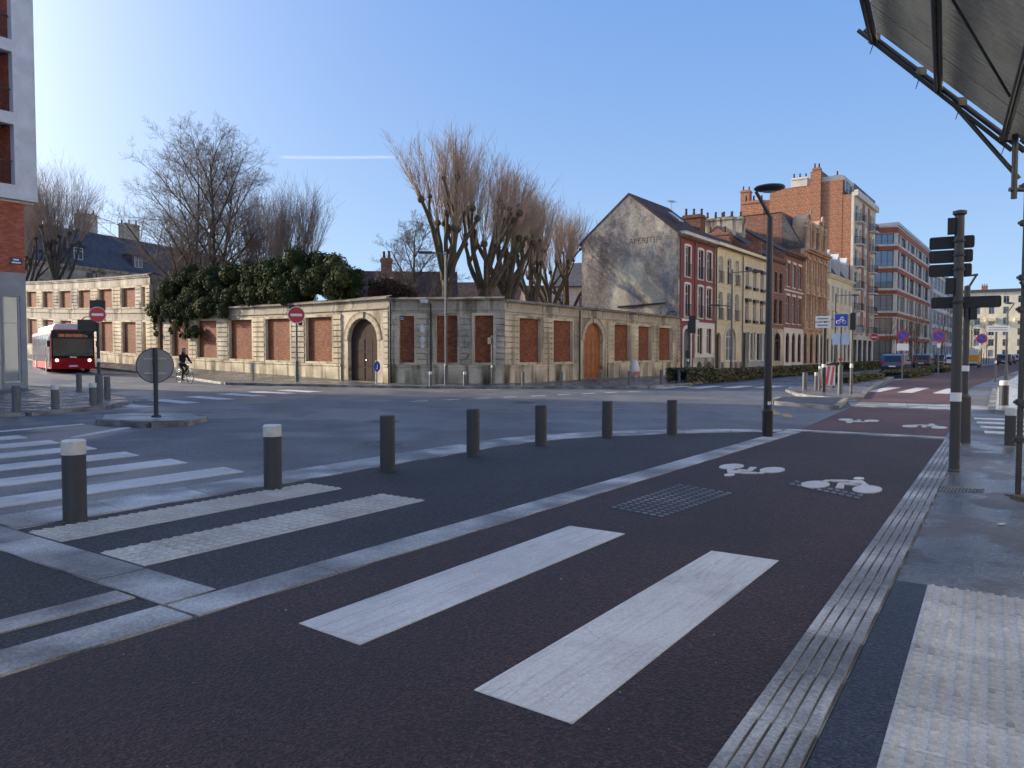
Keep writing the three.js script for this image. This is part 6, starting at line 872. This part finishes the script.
// ---------------------------------------------------------------- bus
{
  const o = thing('city_bus', 'white-roofed city bus with red bumper coming down the side road', 'bus', V3(-29.2, gy(-29.2, -51.2), -51.2), Math.atan2(0.6, 0.8)), hw = 1.27, L = 12, H = 2.9;     // local z forward
  const bodyM = phys([0.42, 0.015, 0.02], 0.45, { specularIntensity: 0.15 }), wh = mat([0.7, 0.72, 0.74], 0.35), gl = phys([0.014, 0.016, 0.018], 0.1, { specularIntensity: 0.3 });
  const sh = new THREE.Shape(); sh.moveTo(-hw, 0.32); sh.lineTo(hw, 0.32); sh.lineTo(hw, H - 0.35); sh.quadraticCurveTo(hw, H, hw - 0.35, H); sh.lineTo(-hw + 0.35, H); sh.quadraticCurveTo(-hw, H, -hw, H - 0.35); sh.closePath(); obj('body', extrude(sh, L - 0.16, 0.08).translate(0, 0, -L + 0.08), bodyM, o);
  obj('bumper', new G().box(-hw, 0.28, 0.01, hw, 1.0, 0.1), bodyM, o); obj('black_front', new G().box(-hw + 0.02, 1.003, 0.005, hw - 0.02, H - 0.08, 0.04), gl, o);
  const ws = obj('windscreen', new G().quad([-hw + 0.1, 1.15, 0.1], [hw - 0.1, 1.15, 0.1], [hw - 0.12, 2.3, 0.045], [-hw + 0.12, 2.3, 0.045]), phys([0.025, 0.03, 0.032], 0.06, { specularIntensity: 0.5 }), o); obj('wiper', new G().tube([[-0.5, 1.18, 0.11], [0.35, 1.35, 0.1]], 0.015).tube([[0.4, 1.18, 0.11], [1.0, 1.4, 0.1]], 0.015), M.black, ws);
  const led = canvasTex(256, 32, (c, w, h) => { c.fillStyle = '#0a0603'; c.fillRect(0, 0, w, h); c.fillStyle = '#ff8a1e'; const r = rng(3); for (let x = 10; x < w - 10; x += 11) if (r() > 0.14) for (let j = 0; j < 5; j++) for (let i = 0; i < 3; i++) if (r() > 0.4) c.fillRect(x + i * 3, 5 + j * 4.6, 2.4, 3.6); });
  obj('destination_display', new THREE.PlaneGeometry(1.75, 0.26).translate(0, 2.5, 0.047), mat([0.02, 0.02, 0.02], 0.3, { emissive: new THREE.Color(1, 1, 1), emissiveMap: led, emissiveIntensity: 0.5 }), o);
  for (const x of [-0.95, 0.95]) { obj('headlight', new G().lathe([[0, 0], [0.11, 0], [0.11, 0.03], [0, 0.05]], 14).map((a, b, c) => [a + x, c + 0.86, b + 0.1]), mat([0.8, 0.8, 0.8], 0.1, { emissive: new THREE.Color(1, 0.95, 0.85), emissiveIntensity: 1.2 }), o); obj('mirror', new G().box(x * 1.5 - 0.09, 1.75, 0.12, x * 1.5 + 0.09, 2.15, 0.24).tube([[x * 1.3, 2.45, 0.02], [x * 1.5, 2.3, 0.18], [x * 1.5, 2.1, 0.18]], 0.02), M.black, o); }
  obj('number_plate', new G().box(-0.26, 0.42, 0.1, 0.26, 0.53, 0.112), M.signWhite, o); obj('badge', new G().box(-0.2, 1.03, 0.045, 0.2, 1.1, 0.055), M.chrome, o);
  obj('roof_pod', (() => { const s = new THREE.Shape(); s.moveTo(-1.05, 0); s.lineTo(1.05, 0); s.quadraticCurveTo(1.05, 0.42, 0.7, 0.42); s.lineTo(-0.7, 0.42); s.quadraticCurveTo(-1.05, 0.42, -1.05, 0); return extrude(s, 8.5, 0.04).translate(0, H - 0.01, -9.6); })(), wh, o);
  for (const s of [-1, 1]) { obj('side_glazing', new G().box(s * (hw + 0.002), 0.78, -L + 0.4, s * (hw + 0.02), 2.6, -0.15), gl, o); for (let k = 0; k < 7; k++) obj('window_pillar', new G().box(s * (hw + 0.021), 1.05, -1.6 - k * 1.45, s * (hw + 0.03), 2.6, -1.52 - k * 1.45), M.black, o); obj('skirt', new G().box(s * (hw + 0.002), 0.3, -L + 0.2, s * (hw + 0.015), 0.77, -0.1), bodyM, o);
    for (const z of [-2.6, -8.9]) { const w = obj('wheel', new G().lathe([[0, -0.14], [0.46, -0.14], [0.5, -0.1], [0.5, 0.1], [0.46, 0.14], [0, 0.14]], 22).map((a, b, c) => [b + s * (hw - 0.1), a + 0.5, c + z]), M.tyre, o); obj('rim', new G().lathe([[0, 0], [0.28, 0], [0.28, 0.03], [0, 0.03]], 14).map((a, b, c) => [s * (b + hw + 0.03), a + 0.5, c + z]), M.chrome, w); } }
  const dr = obj('door', new G().box(-hw - 0.035, 0.38, -1.5, -hw - 0.021, 2.5, -0.3), gl, o); obj('door_frame', new G().box(-hw - 0.045, 0.38, -0.93, -hw - 0.036, 2.5, -0.87), M.zinc, dr);
}
// ---------------------------------------------------------------- cars
function car(name, label, p, turn, paint, kind) {               // local z forward
  const o = thing(name, label, kind === 'truck' ? 'truck' : kind === 'van' ? 'van' : 'car', p, turn), m = phys(paint, 0.3, { clearcoat: 0.8, clearcoatRoughness: 0.1 }), L = kind === 'van' ? 4.9 : kind === 'truck' ? 5.6 : 4.2, W = kind === 'van' ? 1.95 : kind === 'truck' ? 2.1 : 1.78, H = kind === 'van' ? 2.0 : kind === 'truck' ? 2.2 : kind === 'suv' ? 1.62 : 1.48;
  const s = new THREE.Shape(); const q = kind === 'van' || kind === 'truck' ? [[-L / 2, 0.3], [L / 2, 0.3], [L / 2, 0.85], [L / 2 - 0.2, 1.05], [L / 2 - 0.8, 1.2], [L / 2 - 1.5, H], [-L / 2 + 0.1, H], [-L / 2, H - 0.1]] : [[-L / 2 + 0.02, 0.28], [L / 2 - 0.05, 0.28], [L / 2, 0.55], [L / 2 - 0.1, 0.78], [L / 2 - 1.0, 0.95], [L / 2 - 1.75, H - 0.08], [L / 2 - 2.1, H], [-L / 2 + 0.75, H - 0.02], [-L / 2 + 0.3, H - 0.14], [-L / 2 + 0.02, 0.95], [-L / 2, 0.6]];
  q.forEach(([a, b], i) => i ? s.lineTo(a, b) : s.moveTo(a, b)); s.closePath(); const bd = extrude(s, W - 0.16, 0.08); bd.translate(0, 0, -W / 2 + 0.08).rotateY(-Math.PI / 2); obj('body', bd, m, o);
  const gz = M.glass; if (kind !== 'truck') { obj('rear_window', new G().quad([-W / 2 + 0.25, 0.98, -L / 2 - 0.012], [W / 2 - 0.25, 0.98, -L / 2 - 0.012], [W / 2 - 0.32, H - 0.2, kind === 'van' ? -L / 2 - 0.01 : -L / 2 + 0.23], [-W / 2 + 0.32, H - 0.2, kind === 'van' ? -L / 2 - 0.01 : -L / 2 + 0.23]), gz, o); }
  obj('windscreen', new G().quad([-W / 2 + 0.16, 1.0, L / 2 - 1.06], [W / 2 - 0.16, 1.0, L / 2 - 1.06], [W / 2 - 0.24, H - 0.16, kind === 'van' || kind === 'truck' ? L / 2 - 1.4 : L / 2 - 1.66], [-W / 2 + 0.24, H - 0.16, kind === 'van' || kind === 'truck' ? L / 2 - 1.4 : L / 2 - 1.66]).map((x, y, z) => [x, y + 0.02, z + 0.05]), gz, o);
  for (const sd of [-1, 1]) { obj('side_window', new G().quad([sd * (W / 2 + 0.006), 0.98, L / 2 - 1.25], [sd * (W / 2 + 0.006), 0.98, -L / 2 + 0.5], [sd * (W / 2 + 0.006), H - 0.2, -L / 2 + 0.8], [sd * (W / 2 + 0.006), H - 0.2, L / 2 - 1.75]), gz, o);
    for (const z of [L / 2 - 0.85, -L / 2 + 0.8]) { const w = obj('wheel', new G().lathe([[0, -0.1], [0.29, -0.1], [0.32, -0.07], [0.32, 0.07], [0.29, 0.1], [0, 0.1]], 18).map((a, b, c) => [b + sd * (W / 2 - 0.06), a + 0.32, c + z]), M.tyre, o); obj('rim', new G().lathe([[0, 0], [0.2, 0], [0.2, 0.02], [0, 0.02]], 12).map((a, b, c) => [sd * (b + W / 2 + 0.045), a + 0.32, c + z]), M.chrome, w); }
    obj('tail_light', new G().box(sd * (W / 2 - 0.32), 0.75, -L / 2 - 0.03, sd * (W / 2 - 0.06), 0.98, -L / 2 + 0.06), mat([0.4, 0.01, 0.01], 0.2), o); obj('headlight', new G().box(sd * (W / 2 - 0.42), 0.62, L / 2 - 0.1, sd * (W / 2 - 0.08), 0.78, L / 2 + 0.02), mat([0.6, 0.6, 0.6], 0.15), o); obj('mirror', new G().box(sd * (W / 2 + 0.02), 0.95, L / 2 - 1.45, sd * (W / 2 + 0.17), 1.1, L / 2 - 1.35), m, o); }
  obj('number_plate', new G().box(-0.26, 0.5, -L / 2 - 0.025, 0.26, 0.61, -L / 2 - 0.01), M.signWhite, o); obj('bumper', new G().box(-W / 2 + 0.06, 0.26, -L / 2 - 0.04, W / 2 - 0.06, 0.5, -L / 2 + 0.1), M.black, o);
  if (kind === 'truck') { obj('load_bed', new G().box(-W / 2 - 0.04, 0.75, -L / 2 - 0.05, W / 2 + 0.04, 1.5, L / 2 - 2.1), mat([0.62, 0.30, 0.02], 0.5), o); obj('cab_roof_light', new G().box(-0.4, H, L / 2 - 2.0, 0.4, H + 0.14, L / 2 - 1.7), mat([0.6, 0.3, 0.03], 0.3), o); }
  return o;
}
const AW = Math.PI - TH;                                               // heading away from the camera along the avenue
const aw = (u, w) => S(u, w, 0.0);
car('parked_car', 'dark blue car driving away on the avenue by the refuge bed', aw(74, -11.0), AW, [0.03, 0.045, 0.13], 'suv');
car('parked_car', 'dark grey car beyond the second no-parking sign', aw(99, -11.9), AW, [0.03, 0.03, 0.034], 'suv');
car('parked_car', 'white car beside the dark grey car far up the avenue', aw(107, -9.6), AW, [0.62, 0.63, 0.64], 'car');
car('delivery_van', 'white van standing before the yellow truck', aw(126, -9.5), AW, [0.66, 0.67, 0.68], 'van');
car('flatbed_truck', 'small truck with orange-yellow load bed on the avenue', aw(108, -8.0), AW, [0.5, 0.55, 0.6], 'truck');
[[120, -12.1, [0.03, 0.03, 0.035], 'black car behind the dark grey one'], [146, -11.8, [0.35, 0.36, 0.37], 'silver car far along the avenue'], [134, -5.6, [0.04, 0.042, 0.05], 'dark parked car right of the yellow truck'], [150, -5.6, [0.1, 0.1, 0.11], 'charcoal parked car farther along the right kerb'], [168, -5.4, [0.5, 0.5, 0.5], 'pale parked car at the far right kerb'], [188, -5.2, [0.05, 0.05, 0.06], 'farthest dark parked car on the right']].forEach(([u, w, c, l], k) => car('parked_car', l, aw(u, w), AW, c, k % 2 ? 'car' : 'suv'));
// ---------------------------------------------------------------- cyclist
const CY = V3(-17.75, gy(-17.75, -41.0), -41.0), CYT = -0.66;                // local x forward (to the right in the picture)
{
  const o = thing('bicycle', 'dark city bicycle ridden along the ivy wall', 'bicycle', CY, CYT), R = 0.34, wb = 1.08;
  for (const x of [0, wb]) { const ring = (r, t, m, n, p) => obj(n, new THREE.TorusGeometry(r, t, 8, 36).translate(x, R, 0), m, p); const w = ring(R - 0.02, 0.02, M.tyre, 'wheel', o); ring(R - 0.05, 0.01, M.chrome, 'rim', w); const sp = new G(); for (let k = 0; k < 16; k++) { const a = k / 16 * 6.283; sp.tube([[x, R, 0], [x + Math.cos(a) * (R - 0.05), R + Math.sin(a) * (R - 0.05), 0]], 0.0022, 0.0022, 3); } obj('spokes', sp, M.chrome, w); obj('mudguard', new G().tube(Array.from({ length: 12 }, (_, k) => { const a = (x ? 0.3 : 0.6) + k / 11 * 2.1; return [x + Math.cos(a) * (R + 0.03), R + Math.sin(a) * (R + 0.03), 0]; }), 0.014, 0.014, 5), M.zinc, o); }
  obj('frame', new G().tube([[0.45, 0.3, 0], [0.3, 0.86, 0]], 0.016).tube([[0.45, 0.3, 0], [0.88, 0.78, 0]], 0.018).tube([[0.32, 0.8, 0], [0.88, 0.88, 0]], 0.016).tube([[0, R, 0.05], [0.45, 0.3, 0.03]], 0.01).tube([[0, R, -0.05], [0.45, 0.3, -0.03]], 0.01).tube([[0, R, 0.05], [0.32, 0.8, 0.01]], 0.008).tube([[0, R, -0.05], [0.32, 0.8, -0.01]], 0.008), M.darkMetal, o);
  obj('fork', new G().tube([[0.84, 1.0, 0], [0.9, 0.72, 0], [0.98, 0.5, 0.05], [wb, R, 0.05]], 0.012).tube([[0.9, 0.72, 0], [0.98, 0.5, -0.05], [wb, R, -0.05]], 0.012), M.darkMetal, o); obj('handlebar', new G().tube([[0.72, 1.06, 0.29], [0.84, 1.08, 0.16], [0.86, 1.06, 0], [0.84, 1.08, -0.16], [0.72, 1.06, -0.29]], 0.012), M.chrome, o);
  obj('saddle', new G().lathe([[0, 0], [0.1, 0.01], [0.11, 0.04], [0, 0.07]], 12).map((x, y, z) => [x * 1.3 + 0.27, y + 0.9, z * (0.6 - x * 2)]), M.black, o); obj('crank', new G().tube([[0.45, 0.3, 0.06], [0.52, 0.16, 0.08]], 0.01).tube([[0.45, 0.3, -0.06], [0.38, 0.44, -0.08]], 0.01).tube([[0.45, 0.3, -0.07], [0.45, 0.3, 0.07]], 0.02).box(0.47, 0.135, 0.07, 0.57, 0.155, 0.16).box(0.33, 0.43, -0.16, 0.43, 0.45, -0.07), M.darkMetal, o); obj('rack', new G().tube([[-0.25, 0.74, 0.06], [0.26, 0.76, 0.06]], 0.008).tube([[-0.25, 0.74, -0.06], [0.26, 0.76, -0.06]], 0.008).tube([[-0.25, 0.74, -0.06], [-0.25, 0.74, 0.06]], 0.008), M.darkMetal, o); obj('front_lamp', new G().lathe([[0, 0], [0.03, 0.02], [0.03, 0.06], [0, 0.06]], 10).map((x, y, z) => [y + 0.92, x + 0.98, z]), M.chrome, o);
}
{
  const o = thing('person', 'cyclist in dark hooded jacket and trousers leaning to the handlebar', 'person', CY, CYT);
  const smin = (a, b, k) => { const h = clamp(0.5 + 0.5 * (b - a) / k); return lerp(b, a, h) - k * h * (1 - h); };
  function blob(bones, k, N, c, half) {                       // bones: [ax,ay,az,ra, bx,by,bz,rb]
    const mc = new MarchingCubes(N, mat([1, 1, 1]), false, false, 400000); mc.isolation = 0; const n = mc.size; let i = 0;
    for (let z = 0; z < n; z++) for (let y = 0; y < n; y++) for (let x = 0; x < n; x++) { const p = [(x - n / 2) / (n / 2) * half + c[0], (y - n / 2) / (n / 2) * half + c[1], (z - n / 2) / (n / 2) * half + c[2]]; let d = 9; for (const b of bones) { const ab = [b[4] - b[0], b[5] - b[1], b[6] - b[2]], ap = [p[0] - b[0], p[1] - b[1], p[2] - b[2]], t = clamp((ap[0] * ab[0] + ap[1] * ab[1] + ap[2] * ab[2]) / (ab[0] ** 2 + ab[1] ** 2 + ab[2] ** 2 || 1)); const q = Math.hypot(ap[0] - ab[0] * t, ap[1] - ab[1] * t, ap[2] - ab[2] * t) - lerp(b[3], b[7], t); d = smin(d, q, k); } mc.field[z * n * n + y * n + x] = -d; }
    mc.update(); const g = new THREE.BufferGeometry(), m = mc.count; g.setAttribute('position', new THREE.BufferAttribute(mc.positionArray.slice(0, m * 3).map((v, q) => v * half + c[q % 3]), 3)); g.setAttribute('normal', new THREE.BufferAttribute(mc.normalArray.slice(0, m * 3), 3)); return g;
  }
  const B = []; const bone = (...b) => B.push(b);
  bone(0.27, 1.0, 0, 0.14, 0.38, 1.25, 0, 0.145); bone(0.38, 1.25, 0, 0.145, 0.46, 1.45, 0, 0.13); bone(0.45, 1.45, -0.16, 0.075, 0.45, 1.45, 0.16, 0.075); bone(0.47, 1.5, 0, 0.065, 0.5, 1.6, 0, 0.06);
  for (const s of [-1, 1]) { bone(0.46, 1.45, s * 0.19, 0.07, 0.58, 1.22, s * 0.26, 0.052); bone(0.58, 1.22, s * 0.26, 0.05, 0.72, 1.1, s * 0.27, 0.036); bone(0.72, 1.1, s * 0.27, 0.035, 0.77, 1.085, s * 0.27, 0.04); }
  bone(0.28, 0.98, 0.1, 0.1, 0.62, 0.66, 0.12, 0.07); bone(0.62, 0.66, 0.12, 0.066, 0.5, 0.26, 0.12, 0.045); bone(0.5, 0.22, 0.12, 0.045, 0.64, 0.18, 0.12, 0.035);
  bone(0.28, 0.98, -0.1, 0.1, 0.6, 0.86, -0.12, 0.072); bone(0.6, 0.86, -0.12, 0.066, 0.38, 0.52, -0.12, 0.045); bone(0.36, 0.49, -0.12, 0.045, 0.49, 0.46, -0.12, 0.035);
  obj('body', blob(B, 0.05, 72, [0.48, 0.9, 0], 0.82), mat([0.012, 0.012, 0.014], 0.85), o);
  const skin = mat([0.42, 0.24, 0.17], 0.6), hd = blob([[0.52, 1.69, 0, 0.092, 0.53, 1.73, 0, 0.1], [0.55, 1.64, 0, 0.07, 0.57, 1.68, 0, 0.075], [0.62, 1.69, 0, 0.02, 0.645, 1.665, 0, 0.018], [0.52, 1.69, 0.1, 0.02, 0.53, 1.71, 0.1, 0.02], [0.52, 1.69, -0.1, 0.02, 0.53, 1.71, -0.1, 0.02]], 0.03, 44, [0.54, 1.69, 0], 0.2), head = obj('head', hd, skin, o);
  obj('hood', blob([[0.49, 1.66, 0, 0.11, 0.5, 1.76, 0, 0.108], [0.46, 1.56, 0, 0.1, 0.48, 1.62, 0, 0.1]], 0.04, 36, [0.48, 1.66, 0], 0.28), mat([0.014, 0.014, 0.016], 0.9), head); for (const s of [-1, 1]) obj('eye', new THREE.SphereGeometry(0.011, 8, 6).translate(0.628, 1.705, s * 0.035), M.black, head); obj('mouth', new G().box(0.622, 1.628, -0.022, 0.634, 1.634, 0.022), mat([0.28, 0.1, 0.09], 0.6), head);
  for (const s of [-1, 1]) { const g = new G(); for (let k = 0; k < 4; k++) { const z = s * (0.24 + k * 0.02); g.tube([[0.75, 1.1, z], [0.785, 1.085, z], [0.775, 1.055, z], [0.745, 1.05, z]], 0.0105, 0.008, 6); } g.tube([[0.73, 1.09, s * 0.235], [0.755, 1.06, s * 0.225], [0.775, 1.045, s * 0.23]], 0.011, 0.009, 6); obj('fingers', g, mat([0.02, 0.02, 0.022], 0.8), o); }
}
renderer.render(scene, camera);
